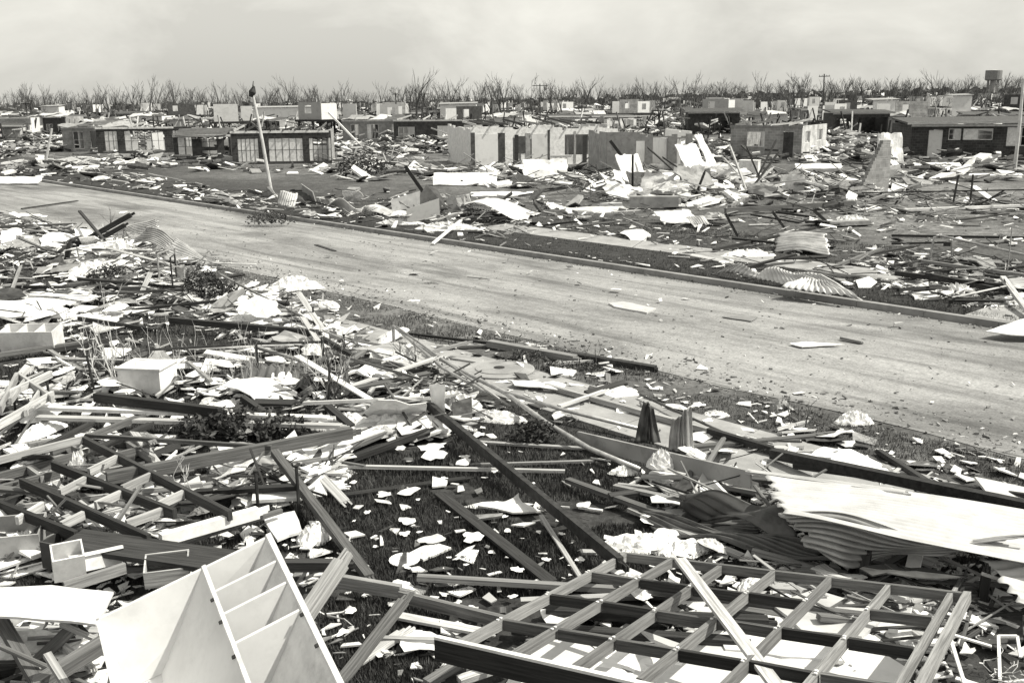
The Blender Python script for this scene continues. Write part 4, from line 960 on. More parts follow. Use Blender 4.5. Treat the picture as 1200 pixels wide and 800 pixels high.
b = MB(); b.tube([UP(462, 412, 0), UP(462, 412, .5)], .03, 8); b.build('post', M['pipe'], t)
b = MB(); b.tube([UP(462, 412, .5), G(520, 432, .42), G(570, 460, .15)], .025, 8); b.build('top_rail', M['pipe'], t)
for i in range(9):
    f_ = i / 8; q = UP(462, 412, .48).lerp(G(520, 432, .42), f_); b = MB(); b.tube([q, q + Vector((.05, 0, -.44 + .1 * f_))], .004, 4); b.build('mesh_wire', M['pipe'], t)
# black pipe fence with posts
t = thing('pipe_fence', 'low black pipe fence with a straight rail among the weeds', 'fence', G(303, 445))
b = MB(); b.tube([UP(175, 452, .62), UP(303, 447, .66), UP(380, 443, .64)], .022, 8); b.build('rail', M['steel'], t)
for x in (303, 380):
    b = MB(); b.tube([UP(x, 447 if x == 303 else 443, 0), UP(x, 447 if x == 303 else 443, .7)], .026, 8); b.build('post', M['steel'], t)
for i, (x, y, h_, ln, lab) in enumerate([(111, 460, .62, -.06, 'short black picket leaning at the left edge of the weeds'), (58, 470, .5, 0, 'black picket standing beside the timber grid'), (18, 480, .35, 0, 'short black picket at the left edge by the pale battens'),
        (404, 420, .45, 0, 'black picket standing right of the pipe fence'), (303, 602, .52, 0, 'thin black picket left of the white sheet on the lawn edge'), (351, 606, .62, 0, 'thin black picket right of the white sheet on the lawn edge'), (385, 478, .7, .05, 'black picket among tangled twigs at the top of the lawn'), (368, 385, .45, 0, 'thin black picket behind the pipe fence'), (603, 726, .01, 0, None)]):
    if lab is None: continue
    p = G(x, y); b = MB(); b.tube([p, p + Vector((ln, 0, h_))], .02, 6); b.tube([p + Vector((ln, 0, h_)), p + Vector((ln, 0, h_ + .012))], .028, 6); tag(b.build('fence_picket', M['steel']), lab, 'picket')

# --- timber grids (fallen wall / roof framing) at the left
def gridframe(label, rows, cross, z, m1='dark', m2='light'):
    p0 = G(*rows[0][:2]); t = thing('timber_grid', label, 'timber frame', (p0.x, p0.y, 0))
    for r in rows: b = MB(); b.beam(G(r[0], r[1], z), G(r[2], r[3], z + .03), .05, .11); b.build('joist', M[m1], t)
    for r in cross: b = MB(); b.beam(G(r[0], r[1], z + .005), G(r[2], r[3], z + .02), .045, .09); b.build('crosspiece', M[m2], t)
gridframe('fallen grid of dark joists with pale crosspieces left of the lawn', [(97, 515, 270, 604), (62, 545, 205, 602), (25, 565, 175, 632), (-10, 588, 90, 628)],
          [(-5, 540, 98, 514), (104, 553, 137, 537), (143, 573, 182, 555), (112, 592, 145, 577), (70, 578, 100, 562), (186, 592, 220, 576), (72, 616, 98, 603), (148, 614, 198, 596), (20, 610, 50, 592)], .38)
gridframe('second fallen grid of grey battens beyond the dark joists', [(-5, 560, 105, 530), (-5, 575, 70, 555), (105, 543, 175, 525)], [(20, 540, 50, 562), (85, 525, 120, 545), (150, 521, 180, 540)], .2, 'grey', 'mid')
gridframe('toppled triangular truss of pale battens at the left edge', [(-8, 470, 60, 438), (-5, 500, 62, 462), (22, 440, 62, 468), (0, 480, 20, 440)], [(30, 446, 12, 470), (48, 458, 30, 484)], .45, 'light', 'light')
gridframe('dark broken frame behind the wide black plank', [(20, 640, 120, 600), (60, 610, 130, 640)], [(90, 600, 60, 640)], .2, 'dark', 'grey')
gridframe('shattered frame of dark timbers beneath the flat white sheet at lower left', [(-10, 735, 60, 800), (120, 755, 60, 800)], [(-10, 760, 130, 765), (0, 790, 100, 770)], .05, 'dark', 'dark')

# --- panels, boxes, sheets on the left
panel('white_board', 'long flat white board in full sun at the lower left', 'board', [(-15, 688, .55), (60, 685, .55), (133, 693, .55), (112, 731, .55), (-15, 721, .55)], 'white', .02)
panel('white_sheet', 'broad flat white sheet lying at the left edge', 'sheet', [(-15, 347, .1), (60, 344, .1), (118, 346, .12), (70, 358, .1), (92, 366, .08), (10, 372, .1), (-15, 368, .1)], 'fibro', .03)
panel('white_sheet', 'long jagged white sheet lying right of the broad flat one', 'sheet', [(72, 372, .05), (140, 360, .05), (205, 358, .06), (150, 368, .06), (120, 378, .05), (80, 378, .05)], 'fibro')
panel('white_sheet', 'pale sheet beside the black beam near the road pile', 'sheet', [(242, 368, .05), (290, 355, .08), (335, 360, .06), (330, 376, .05), (260, 376, .05)], 'fibro')
panel('white_sheet', 'bright small sheet leaning in the pile near the road', 'sheet', [(108, 290, .35), (122, 277, .4), (138, 278, .4), (128, 290, .3)], 'fibro')
panel('white_sheet', 'white panel lying left of the lawn with a shaded edge', 'sheet', [(294, 570, .15), (345, 568, .18), (350, 583, .12), (295, 586, .12)], 'white', .04)
panel('white_sheet', 'white square card lying just above the cupboard', 'sheet', [(308, 605, .1), (345, 598, .12), (354, 622, .1), (325, 632, .08)], 'white', .03)
panel('white_sheet', 'pale oblong board with a round plate touching it, on the lawn', 'sheet', [(480, 647, .03), (510, 635, .03), (529, 641, .03), (496, 655, .03)], 'white', .025)
p = G(474, 657, .015); b = MB(); b.tube([p, p + Vector((0, 0, .02)), p + Vector((0, 0, .026))], [.15, .16, .12], 18); tag(b.build('round_plate', M['white']), 'flat round white plate on the lawn touching the oblong board', 'plate')
panel('white_sheet', 'single white board lying by itself on the road', 'sheet', [(713, 355, -.02), (730, 353, -.02), (769, 361, -.02), (758, 366, -.02), (720, 359, -.02)], 'whiteiron', .04)
panel('white_sheet', 'thin pale strip lying on the road at the right', 'sheet', [(925, 402, -.01), (945, 400, -.01), (990, 403, -.01), (940, 406, -.01)], 'fibro', .02)
panel('white_sheet', 'faint flat pale sheet on the road below the kerb iron', 'sheet', [(846, 371, -.04), (870, 368, -.04), (888, 371, -.04), (880, 376, -.04)], 'greysheet', .015)
panel('white_sheet', 'flat irregular white patch beside the footpath board', 'sheet', [(700, 452, .04), (728, 450, .05), (750, 462, .04), (720, 466, .03), (702, 460, .03)], 'white', .03)
panel('white_sheet', 'rounded white scrap lying on the footpath', 'sheet', [(633, 449, .05), (648, 446, .05), (663, 450, .05), (655, 456, .05), (637, 456, .05)], 'white', .03)
panel('white_sheet', 'large torn white scrap on the lawn left of the steel rail', 'sheet', [(560, 592, .04), (590, 588, .06), (608, 577, .1), (612, 588, .05), (634, 598, .04), (600, 600, .04)], 'fibro', .02)
panel('white_sheet', 'white rectangle board at the end of the twig heap', 'sheet', [(503, 450, .55), (522, 450, .6), (522, 488, .12), (505, 486, .1)], 'white', .02)
panel('white_sheet', 'pale ceiling board among scraps above the black steel channel', 'sheet', [(950, 532, .05), (965, 523, .08), (1010, 532, .06), (990, 545, .05)], 'fibro', .02)
panel('white_sheet', 'bright square sheet on the verge beyond the kerb at right', 'sheet', [(1065, 338, .06), (1088, 334, .08), (1100, 347, .05), (1072, 350, .05)], 'white', .03)
panel('white_sheet', 'crumpled white sheet lying on the kerb at the right edge', 'sheet', [(1155, 388, .05), (1200, 373, .18), (1225, 378, .15), (1225, 394, .02), (1185, 392, .05)], 'white', .02)
panel('white_sheet', 'small star-shaped white scrap on the dark verge at right', 'sheet', [(1003, 328, .04), (1018, 324, .06), (1028, 330, .03), (1020, 337, .03), (1006, 337, .03)], 'paper', .02)
def carton(label, x, y, w_, d_, h_, rz, mt='white', tilt=0, open_=True, div=0, z=0, name='box', cat='box'):
    t = thing(name, label, cat, G(x, y, z), None, R(rz)); t.rotation_euler = (tilt, 0, R(rz)); e = .015
    b = MB(); b.box(0, w_, 0, e, 0, h_); b.build('front_panel', M[mt], t, local=True)
    b = MB(); b.box(0, w_, d_ - e, d_, 0, h_); b.build('back_panel', M[mt], t, local=True)
    for x0 in (0, w_ - e): b = MB(); b.box(x0, x0 + e, e + .001, d_ - e - .001, 0, h_); b.build('side_panel', M[mt], t, local=True)
    b = MB(); b.box(e, w_ - e, e + .001, d_ - e - .001, .003, e); b.build('base', M[mt], t, local=True)
    for i in range(div): x0 = w_ * (i + 1) / (div + 1); b = MB(); b.box(x0, x0 + e, e + .001, d_ - e - .001, e + .001, h_ - .004); b.build('divider', M[mt], t, local=True)
    if not open_: b = MB(); b.box(-.03, w_ + .03, -.03, d_ + .03, h_ + .002, h_ + .03); b.build('lid', M[mt], t, local=True)
carton('white open divided drawer unit at the left edge', 2, 416, 1.0, .5, .45, 2, 'white', .12, True, 2, name='drawer_unit', cat='drawer unit')
carton('white box with a slanting lid standing among the weeds', 140, 462, .72, .6, .42, -8, 'white', 0, False, name='box')
carton('small white cabinet standing in the mid rubble beyond the road', 865, 211, 1.1, .7, 1.1, -25, 'white', 0, False, name='cabinet', cat='cabinet')
carton('white door-fronted cupboard standing right of the small cabinet in the rubble', 916, 226, 1.1, .6, .85, -6, 'white', 0, True, 1, name='cabinet', cat='cabinet')
carton('grey open box lying at the left edge above the flat white board', -12, 655, .5, .4, .25, 12, 'greysheet', .2, True, 0, .1)
carton('small white open box lying behind the flat white board', 64, 683, .28, .25, .26, 28, 'white', .3, True, 0, .25)
carton('bright white box on its side next to the small open one', 88, 672, .42, .26, .14, 30, 'white', -.35, False, 0, .3)
carton('pale opened drawer among dark timbers left of the cupboard', 170, 690, .4, .3, .18, 15, 'light', .2, True, 0, .2)
carton('dark box with a round grey lid near the left edge', 50, 665, .35, .3, .28, -20, 'char', 0, True, 0, .1)

# --- cloth, insulation and paper heaps
for i, (x, y, rx, ry, hz_, mt, lab) in enumerate([
    (369, 632, .19, .17, .17, 'paper', 'round fluffy white heap of wadding on the lawn beside the cupboard'),
    (745, 640, .5, .22, .12, 'paper', 'long rumpled white cloth on the lawn above the stud frame'),
    (800, 645, .35, .2, .1, 'paper', 'rumpled pale cloth against the top plate of the stud frame'),
    (455, 500, .7, .25, .2, 'paper', 'bulky white cloth heap at the top left of the lawn'),
    (530, 478, .45, .3, .25, 'paper', 'crumpled white sheeting around the upright white rectangle board'),
    (580, 490, .5, .22, .12, 'paper', 'spread white plaster pieces right of the upright rectangle board'),
    (30, 648, .35, .22, .22, 'paper', 'crumpled white cloth with dark folds at the lower left'),
    (140, 300, .9, .5, .5, 'paper', 'pale heap of torn plaster and paper in the roadside pile'),
    (110, 320, .9, .4, .3, 'paper', 'low heap of white scraps left of the metal frame'),
    (270, 360, .7, .4, .3, 'paper', 'white rubbish heap right of the dark bushy plant'),
    (345, 338, .7, .35, .3, 'paper', 'mound of white paper by the near road edge'),
    (390, 400, .7, .4, .2, 'paper', 'strewn white plaster heap along the inner footpath edge'),
    (505, 330, .3, .1, .06, 'greysheet', 'dark smear of wet rag lying on the road'),
    (205, 600, .3, .16, .15, 'paper', 'pale crumpled packing paper within the dark joist grid'),
    (60, 560, .35, .2, .15, 'paper', 'white torn paper caught in the dark joist grid'),
    (95, 555, .2, .12, .3, 'paper', 'white rag hung on the dark joist grid'),
    (735, 553, .25, .15, .1, 'paper', 'small pale rag beneath the grey fascia board'),
    (850, 570, .3, .18, .15, 'paper', 'torn white paper in the shadow by the huge roof sheet'),
    (1000, 495, .28, .14, .18, 'paper', 'upright crumpled white packet by the near road edge'),
    (915, 478, .14, .1, .14, 'greysheet', 'small dark-sided lump with a pale top near the road edge'),
    (838, 487, .2, .14, .08, 'paper', 'white flat rag on the dirt below the road edge'),
    (585, 593, .4, .12, .05, 'paper', 'thin spread of torn paper across the lawn centre'),
    (408, 500, .5, .3, .2, 'paper', 'rumpled white sheet between the long planks and the lawn'),
    (485, 350, .2, .1, .05, 'paper', 'little white rag on the road near the dark tyre smear'),
    (1120, 345, .5, .25, .25, 'paper', 'pale rubbish heap on the verge at the right'),
    (875, 300, .8, .3, .2, 'paper', 'white torn sheeting on the far footpath'),
    (1000, 262, .8, .4, .3, 'paper', 'low pale rag heap in the field at the right'),
    (525, 268, 1.2, .4, .25, 'paper', 'white litter heap below the leaning brown door beyond the road'),
    (470, 262, 1.0, .35, .2, 'paper', 'white litter heap along the far kerb')]):
    p = G(x, y); s_, n_ = sn(p)
    if 13.4 < n_ < 21.4: p.z = -.07
    crumple('rag_heap', lab, 'heap', p, rx, ry, hz_, mt, i * 3.7 + 1, rot=rnd.uniform(-.4, .4), folds=4 + rx * 4)

# manhole ring
t = thing('manhole_cover', 'round concrete manhole cover in the footpath', 'manhole cover', G(585, 433, .03))
for i, (r0, r1, z) in enumerate([(.62, .6, .02), (.42, .4, .035)]):
    b = MB(); b.tube([(0, 0, 0), (0, 0, z), (0, 0, z + .004)], [r0, r0, r1], 32); b.build(('ring', 'lid')[i], M[('concrete', 'kerb')[i]], t, local=True)
b = MB(); b.tube([(0, 0, .03), (0, 0, .045)], .1, 10); b.build('handle_well', M['steel'], t, local=True)

# metal frame chair / bed by the pile
t = thing('broken_chair', 'bare bent tubular metal chair frame standing near the roadside pile', 'metal frame', G(208, 340))
pp = [(187, 329, 0), (187, 329, .72), (207, 322, .75), (207, 322, 0)]
b = MB(); b.tube([UP(*p) for p in pp], .026, 6); b.build('leg', M['pipe'], t)
b = MB(); b.tube([UP(203, 341, 0), UP(203, 341, .85), UP(208, 338, .88), UP(208, 338, .3)], .022, 6); b.build('leg', M['steel'], t)
b = MB(); b.tube([UP(218, 338, 0), UP(217, 338, .62)], .018, 6); b.build('leg', M['pipe'], t)
for z0 in (.62, .3):
    b = MB(); b.tube([UP(187, 329, z0), UP(203, 341, z0), UP(218, 338, z0 - .04), UP(236, 343, z0 - .1)], .015, 6); b.build('rail', M['pipe'], t)

# --- corrugated and dark timber pile by the road, left
corr('roof_sheet', 'ribbed grey roof sheet standing against the roadside pile', 'roof sheet', [VP(133, 276, (150, 293)), VP(184, 252, (176, 290)), VP(185, 274, (176, 290)), VP(138, 290, (150, 293))], 24, 10, .02, 'iron', lambda u, v: Vector((0, 0, .08 * math.sin(u * 5))))
corr('roof_sheet', 'white ribbed roof sheet slanting down to the road, right end of the pile', 'roof sheet', [VP(207, 279, (210, 304)), G(243, 305, .1), G(240, 312, .03), VP(190, 306, (200, 309))], 24, 12, .02, 'whiteiron', lambda u, v: Vector((0, 0, .04 * math.sin(v * 8))))
corr('roof_sheet', 'folded roof sheet with a dark hollow, top of the roadside pile', 'roof sheet', [VP(172, 266, (180, 300)), VP(206, 284, (200, 302)), VP(190, 292, (192, 304)), VP(155, 286, (165, 300))], 20, 8, .02, 'iron', lambda u, v: Vector((0, 0, .15 * math.sin(u * 3))))
for i, a in enumerate([(90, 287, .15, 153, 252, 1.3, .12, .16, 'dark', 'thick charred beam rising out of the roadside pile'), (96, 292, .1, 146, 264, 1.0, .14, .14, 'dark', 'second charred beam lying beside the thick one'), (70, 276, .3, 98, 268, .45, .1, .12, 'dark', 'short dark beam left of the charred pair'),
        (78, 305, .0, 82, 285, .7, .14, .12, 'dark', 'dark stump standing at the left of the charred pair'), (120, 262, .2, 126, 290, .3, .05, .04, 'light', 'pale stick propped on the charred beams')]):
    PB(a[9], *a[:9], name='timber_beam', cat='beam')
# sheets and boards lying near the left road edge
# --- far verge: iron on the kerb, flattened sheet, rail frame
corr('roof_sheet', 'long buckled corrugated sheet lying over the far kerb, ribs fanning out', 'roof sheet', [G(836, 322, .0), G(856, 316, .22), G(962, 324, .34), G(1012, 351, .02)], 16, 30, .03, 'whiteiron', lambda u, v: Vector((0, 0, .13 * abs(math.sin(v * 6.5 + u)) + .05 * math.sin(v * 17))), seg=5, jag=.05)
corr('roof_sheet', 'short pale corrugated piece at the right end of the kerb sheet', 'roof sheet', [G(915, 340, .12), G(940, 322, .4), G(975, 328, .42), G(1005, 350, .1)], 12, 11, .03, 'whiteiron', lambda u, v: Vector((0, 0, .06 * math.sin(u * 4 + 1))), jag=.06)
corr('roof_sheet', 'humped corrugated sheet lying on the ground beyond the far footpath', 'roof sheet', [G(908, 295, .02), G(972, 300, .05), G(968, 276, .4), G(912, 274, .4)], 24, 10, .03, 'iron', lambda u, v: Vector((0, 0, .09 * math.sin(u * 3.1) + .05 * math.sin(v * 7))), jag=.05)
t = thing('pipe_gate', 'bent pipe gate frame with a hanging latch in the field at the right', 'gate', G(1092, 310))
pts_ = [UP(1088, 310, 0), UP(1092, 310, .78), UP(1098, 310, .82), UP(1215, 322, .45)]
b = MB(); b.tube(pts_, .035, 8); b.build('frame_pipe', M['pipe'], t)
b = MB(); b.tube([UP(1112, 312, .74), UP(1114, 312, .3), UP(1126, 314, .08)], .02, 6); b.build('brace', M['pipe'], t)
b = MB(); b.box(-.08, .1, -.03, .03, -.12, .0); o = b.build('latch', M['steel'], t, local=True); o.location = UP(1107, 311, .66) - G(1092, 310)
b = MB(); b.tube([UP(1180, 322, 0), UP(1180, 322, 1.3)], .014, 6); b.tube([UP(1176, 322, .8), UP(1184, 322, .8)], .012, 5); tag(b.build('marker_rod', M['light']), 'thin upright pale rod with a crosspiece at the right of the field', 'rod')
for a in [
 (1060, 246, .15, 1225, 240, .25, .18, .1, 'white', 'long white plank lying across the field at the right'),
 (1010, 226, .5, 1225, 222, .9, .12, .05, 'dark', 'long thin dark rail behind the white plank at the right'),
 (968, 262, .1, 1016, 260, .1, .5, .15, 'greysheet', 'low grey flat beam with a dark side in the field'),
 (953, 246, .9, 970, 261, .1, .1, .1, 'dark', 'dark timber propped on the low grey beam'),
 (978, 312, .05, 1032, 292, .3, .1, .08, 'mid', 'pale branch lying on the verge beyond the footpath'),
 (1020, 298, .2, 1075, 288, .3, .08, .06, 'dark', 'dark branch end beyond the pale branch'),
 (836, 293, .1, 955, 267, .3, .09, .09, 'dark', 'long dark timber left of the humped corrugated sheet'),
 (905, 248, 1.2, 920, 268, 0, .08, .08, 'steel', 'dark rod leaning left of the humped sheet'),
 (850, 250, 1.1, 864, 276, 0, .08, .08, 'steel', 'dark leaning rod near the scattered pipes mid right'),
 (1050, 320, .2, 1225, 342, .2, .14, .12, 'dark', 'dark beam in the roadside tangle at the right'),
 (1080, 306, .2, 1225, 326, .2, .08, .08, 'mid', 'grey-topped beam in the roadside tangle at the right'),
 (1085, 322, .3, 1195, 345, .1, .1, .12, 'steel', 'black channel lying in the roadside tangle at the right'),
 (1175, 325, .4, 1210, 372, .1, .12, .08, 'light', 'pale board hanging off the roadside tangle at the right'),
 (1045, 276, .05, 1225, 279, .05, .1, .08, 'dark', 'thin dark timber lying far right in the field'),
 (850, 247, .2, 1000, 238, .2, .15, .2, 'grey', 'long grey log lying below the white cupboards'),
 (1015, 236, .1, 1058, 222, .5, .2, .1, 'mid', 'short board at the foot of the broken brick wall'),
 (1140, 218, .3, 1165, 236, .1, .3, .06, 'white', 'white slab leaning in the field at the right'),
 (738, 236, .3, 795, 236, .3, .4, .45, 'greysheet', 'grey low box beam below the mid rubble'),
 (615, 187, 1.6, 570, 208, 0, .1, .1, 'dark', 'dark timber leaning before the pale roofless house'),
 (715, 165, 3.2, 745, 205, 0, .18, .18, 'dark', 'heavy dark post leaning against the half collapsed house'),
 (640, 190, 2.6, 620, 205, .2, .12, .1, 'white', 'white board leaning against the pale roofless house'),
 (475, 195, 2.0, 498, 228, .4, .16, .16, 'dark', 'dark pole leaning out of the heap beyond the road'),
 (548, 228, 1.4, 553, 247, .2, .16, .1, 'white', 'short white post leaning at the right of the heap'),
 (507, 282, .05, 540, 255, .5, .1, .06, 'white', 'pale stick slanting from the far kerb up to the heap'),
 (385, 132, 3, 420, 168, 2, .25, .1, 'white', 'pale plank slanting down between the ruins behind the leaning pole'),
 (505, 150, 2.5, 548, 166, 1, .22, .1, 'light', 'pale plank sloping before the dark row house'),
 (25, 242, .1, 90, 233, .1, .1, .05, 'dark', 'dark stick lying on the road at the far left'),
 (370, 284, .03, 392, 291, .03, .12, .06, 'dark', 'short black timber lying alone on the road'),
 (548, 321, .03, 570, 323, .03, .06, .05, 'grey', 'twisted stick lying on the road centre'),
]:
    p = G(a[0], a[1]); s_, n_ = sn(p); dz = -.1 if 13.4 < n_ < 21.4 else 0
    A_, B2 = G(a[0], a[1], a[2]), G(a[3], a[4], a[5])
    if a[2] - a[5] > .6: A_ = VP(a[0], a[1], a[3:6])
    elif a[5] - a[2] > .6: B2 = VP(a[3], a[4], a[0:3])
    beam_obj('timber_beam', a[9], 'beam', A_ + Z * dz, B2 + Z * dz, a[6], a[7], a[8])
for x, y, lab in ((1117, 238, 'short black fence post right of centre in the field'), (1018 + 320 / 3, 237, None), (1137, 238, 'short black fence post leaning, right one of two in the field')):
    if lab: p = G(x, y); b = MB(); b.tube([p, p + Vector((.12 if 'right of centre' in lab else 0, 0, 1.25))], .045, 6); tag(b.build('fence_post', M['steel']), lab, 'post')
b = MB(); b.tube([UP(1010, 262, 0), UP(1014, 262, .9), UP(1018, 262, .85)], .02, 6); tag(b.build('rod', M['pipe']), 'bent grey rod with a hooked top in the field right of centre', 'rod')

# --- heap with leaning brown doors beyond the road
def flatboard(label, c4, mt, thick=.05, name='door_panel', cat='door'):
    P = [Vector(p) for p in c4]; n = (P[1] - P[0]).cross(P[3] - P[0]).normalized(); b = MB()
    b.v = P + [p + n * thick for p in P]
    for f in ([0, 1, 2, 3], [7, 6, 5, 4], [0, 4, 5, 1], [1, 5, 6, 2], [2, 6, 7, 3], [3, 7, 4, 0]): b.face(f, [(0, 0), (1, 0), (1, 1), (0, 1)])
    return tag(b.build(name, M[mt]), label, cat)
B1 = (495, 263)
flatboard('wide grey door standing on edge at the front of the heap', [VP(477, 263, B1), VP(514, 253, B1) + Vector((0, .5, 0)), VP(513, 234, B1) + Vector((0, .5, 0)), VP(476, 245, B1)], 'render')
flatboard('dark narrow door standing at the right of the wide grey door', [VP(526, 250, (526, 252)), VP(540, 247, (526, 252)), VP(533, 228, (526, 252)), VP(523, 232, (526, 252))], 'greysheet')
flatboard('pale curled sheet standing behind the wide grey door', [VP(460, 249, (470, 250)), VP(492, 241, (470, 250)), VP(492, 224, (470, 250)), VP(458, 234, (470, 250))], 'fibro', .03, 'wall_sheet', 'sheet')
flatboard('dark peaked sheet at the top of the heap', [VP(482, 246, (500, 250)), VP(525, 246, (500, 250)), VP(512, 226, (500, 250)) + Vector((0, .8, 0)), VP(498, 219, (500, 250)) + Vector((0, .8, 0))], 'char', .05, 'wall_sheet', 'sheet')
corr('roof_sheet', 'sunlit roof sheet with black shade beneath, right of the heap', 'roof sheet', [G(541, 241, .7), G(610, 252, .3), G(635, 244, .2), G(560, 236, .7)], 30, 8, .03, 'whiteiron', lambda u, v: Vector((0, 0, .2 * math.sin(u * 5))))
corr('roof_sheet', 'wavy white roof sheet left of the heap beyond the road', 'roof sheet', [G(378, 246, .1), G(422, 247, .15), G(428, 239, .4), G(388, 238, .5)], 24, 8, .03, 'whiteiron', lambda u, v: Vector((0, 0, .2 * math.sin(u * 6))))
corr('roof_sheet', 'low grey roof sheet between the wavy one and the heap', 'roof sheet', [G(425, 250, .1), G(470, 253, .05), G(470, 243, .2), G(428, 242, .4)], 24, 8, .03, 'iron', lambda u, v: Vector((0, 0, .1 * math.sin(u * 6))))
corr('roof_sheet', 'ribbed sheet fan standing near the base of the leaning pale pole', 'roof sheet', [UP(325, 240, 0), UP(330, 240, .65), UP(350, 240, .5), UP(345, 243, 0)], 16, 8, .03, 'whiteiron', None)
flatboard('bright bent sheet lying left of the leaning pale pole', [UP(255, 236, .1), UP(282, 243, .05), UP(285, 243, .15), UP(260, 236, .5)], 'fibro', .03, 'wall_sheet', 'sheet')
flatboard('small dark peaked sheet at the foot of the leaning pale pole', [UP(306, 230, 0), UP(326, 232, 0), UP(318, 231, .55), UP(314, 231, .5)], 'greysheet', .04, 'wall_sheet', 'sheet')
flatboard('upright brown board right of the leaning pale pole', [UP(358, 238, 0), UP(372, 240, 0), UP(368, 240, .6), UP(355, 238, .9)], 'greysheet', .05, 'wall_sheet', 'sheet')

# --- broken brick gable standing alone
t = thing('broken_wall', 'triangular remnant of a grey brick wall with stepped sunlit edge standing alone', 'wall', G(1008, 226))
p = G(1008, 226); q = G(1041, 222.5); u = (q - p); n_ = Vector((-u.y, u.x, 0)).normalized(); k = 13; rows_ = 15; Ht = 2.5
b = MB()
for j in range(rows_):
    x0 = (j / rows_) * .72; b.slab(p + u * x0 + Z * (Ht * j / rows_), u * (1 - x0) * (1 if j < 13 else .85), n_ * .2, Z * (Ht / rows_ - .002))
b.build('brickwork', M['brick'], t)

# --- leaning white slabs and wall pieces in front of the houses
for i, (x, y, w_, h_, d_, rz, tilt, mt, lab) in enumerate([
    (545, 217, 3.6, 1.0, .06, 0, .9, 'fibro', 'long white sheet lying before the pale roofless house'), (640, 213, 2.6, 1.4, .06, 5, .5, 'fibro', 'white panel leaning at the foot of the pale roofless house'),
    (748, 222, 1.6, 2.0, .05, 35, .5, 'fibro', 'bright curved sheet leaning before the half collapsed house'), (770, 214, 3.0, 1.4, .05, -10, 1.1, 'whiteiron', 'white roof panel sloping down from the half collapsed house'),
    (795, 222, 2.8, 1.2, .05, -5, 1.2, 'fibro', 'white slab in the rubble right of the half collapsed house'), (820, 205, 2.0, 2.2, .06, 40, .6, 'fibro', 'white sheet leaning steeply left of the small cabinet'),
    (838, 200, 1.5, 2.6, .06, 60, .5, 'fibro', 'narrow pale sheet leaning left of the grey block house'), (775, 232, 4.5, 1.0, .1, -3, 1.4, 'fibro', 'long low white slab edge in the mid rubble'),
    (965, 182, 2.2, 1.6, .06, 20, .8, 'fibro', 'white sheets slumped against the block house end wall'), (1046, 192, 1.8, 2.2, .3, 10, .3, 'fibro', 'pale rounded slab right of the triangular brick remnant'),
    (945, 222, 1.6, .9, .06, 15, .9, 'greysheet', 'grey sheet right of the white cupboards'), (960, 198, 3, .8, .06, -10, 1.2, 'fibro', 'flat white sheets before the grey block house'),
    (430, 196, 1.8, .9, .05, 0, 1.2, 'fibro', 'white sheet beside the rubbish mound beyond the road'), (590, 230, 3.2, .6, .06, 3, 1.3, 'fibro', 'thin white sheet in front of the pale roofless house'),
    (700, 250, 2.5, .8, .06, 6, 1.35, 'whiteiron', 'bent white strip lying below the mid rubble'), (1100, 196, 3, .7, .06, -8, 1.2, 'fibro', 'white sheets on the ground before the dark brick house'),
    (1150, 206, 5, .5, .06, -2, 1.4, 'fibro', 'long flat pale slab on the ground at the right edge'), (190, 188, 3, .7, .06, 0, 1.3, 'fibro', 'white sheet on the ground between the left houses'),
    (15, 215, 3, .9, .06, 0, 1.2, 'fibro', 'white sheet by the far kerb at the left edge'), (800, 262, 1.6, .9, .05, 25, 1.1, 'whiteiron', 'pale sheet with a dark hollow right of centre beyond the footpath')]):
    p = G(x, y); t0 = MB(); 
    def fn(u, v, s=i): return Vector((w_ * (u - .5) + .12 * mnoise.noise(Vector((v * 5, s, 1))), v * h_ + .1 * mnoise.noise(Vector((u * 6, s, 3))) * h_, .06 * h_ * mnoise.noise(Vector((u * 3, v * 3, s)))))
    t0.grid(fn, 10, 6); o = t0.build('wall_sheet', M[mt], origin=(0, 0, 0)); o.location = p + Z * .02; o.rotation_euler = (R(90) - tilt, 0, R(rz))
    md = o.modifiers.new('thickness', 'SOLIDIFY'); md.thickness = d_; tag(o, lab, 'sheet')

# --- the jagged heap of sheets that slid off the half collapsed house
rs_ = random.Random(12); wd_ = ['curled', 'long', 'narrow', 'broad', 'split', 'bowed', 'snapped', 'ribbed']
for i in range(22):
    x = 745 + rs_.random() * 150 - (15 if i % 3 else 0); y = 236 - rs_.random() * 30 - (x - 745) * .03; w_, h_ = rs_.uniform(.9, 2.6), rs_.uniform(.5, 1.3); tl_ = rs_.uniform(.5, 1.45); m_ = rs_.choice(['fibro', 'fibro', 'whiteiron', 'greysheet', 'paper'])
    b = MB(); s_ = i * 7.7
    b.grid(lambda u, v: Vector((w_ * (u - .5) + .25 * mnoise.noise(Vector((v * 4, s_, 1))), v * h_ * (1 + .25 * mnoise.noise(Vector((u * 7, s_, 3)))), .16 * h_ * mnoise.noise(Vector((u * 3, v * 3, s_))))), 12, 7)
    o = b.build('wall_sheet', M[m_], origin=(0, 0, 0)); o.location = G(x, y) + Z * rs_.uniform(0, .4); o.rotation_euler = (R(90) - tl_, rs_.uniform(-.25, .25), R(rs_.uniform(-60, 60)))
    md = o.modifiers.new('thickness', 'SOLIDIFY'); md.thickness = .03
    tag(o, f'{wd_[i % 8]} {"dull grey" if m_ == "greysheet" else "white"} sheet {"standing steeply" if tl_ < .9 else "sloping"} in the {"left" if x < 785 else "middle" if x < 835 else "right"} of the heap by the collapsed house', 'sheet', 'sheets heaped below the half collapsed house')
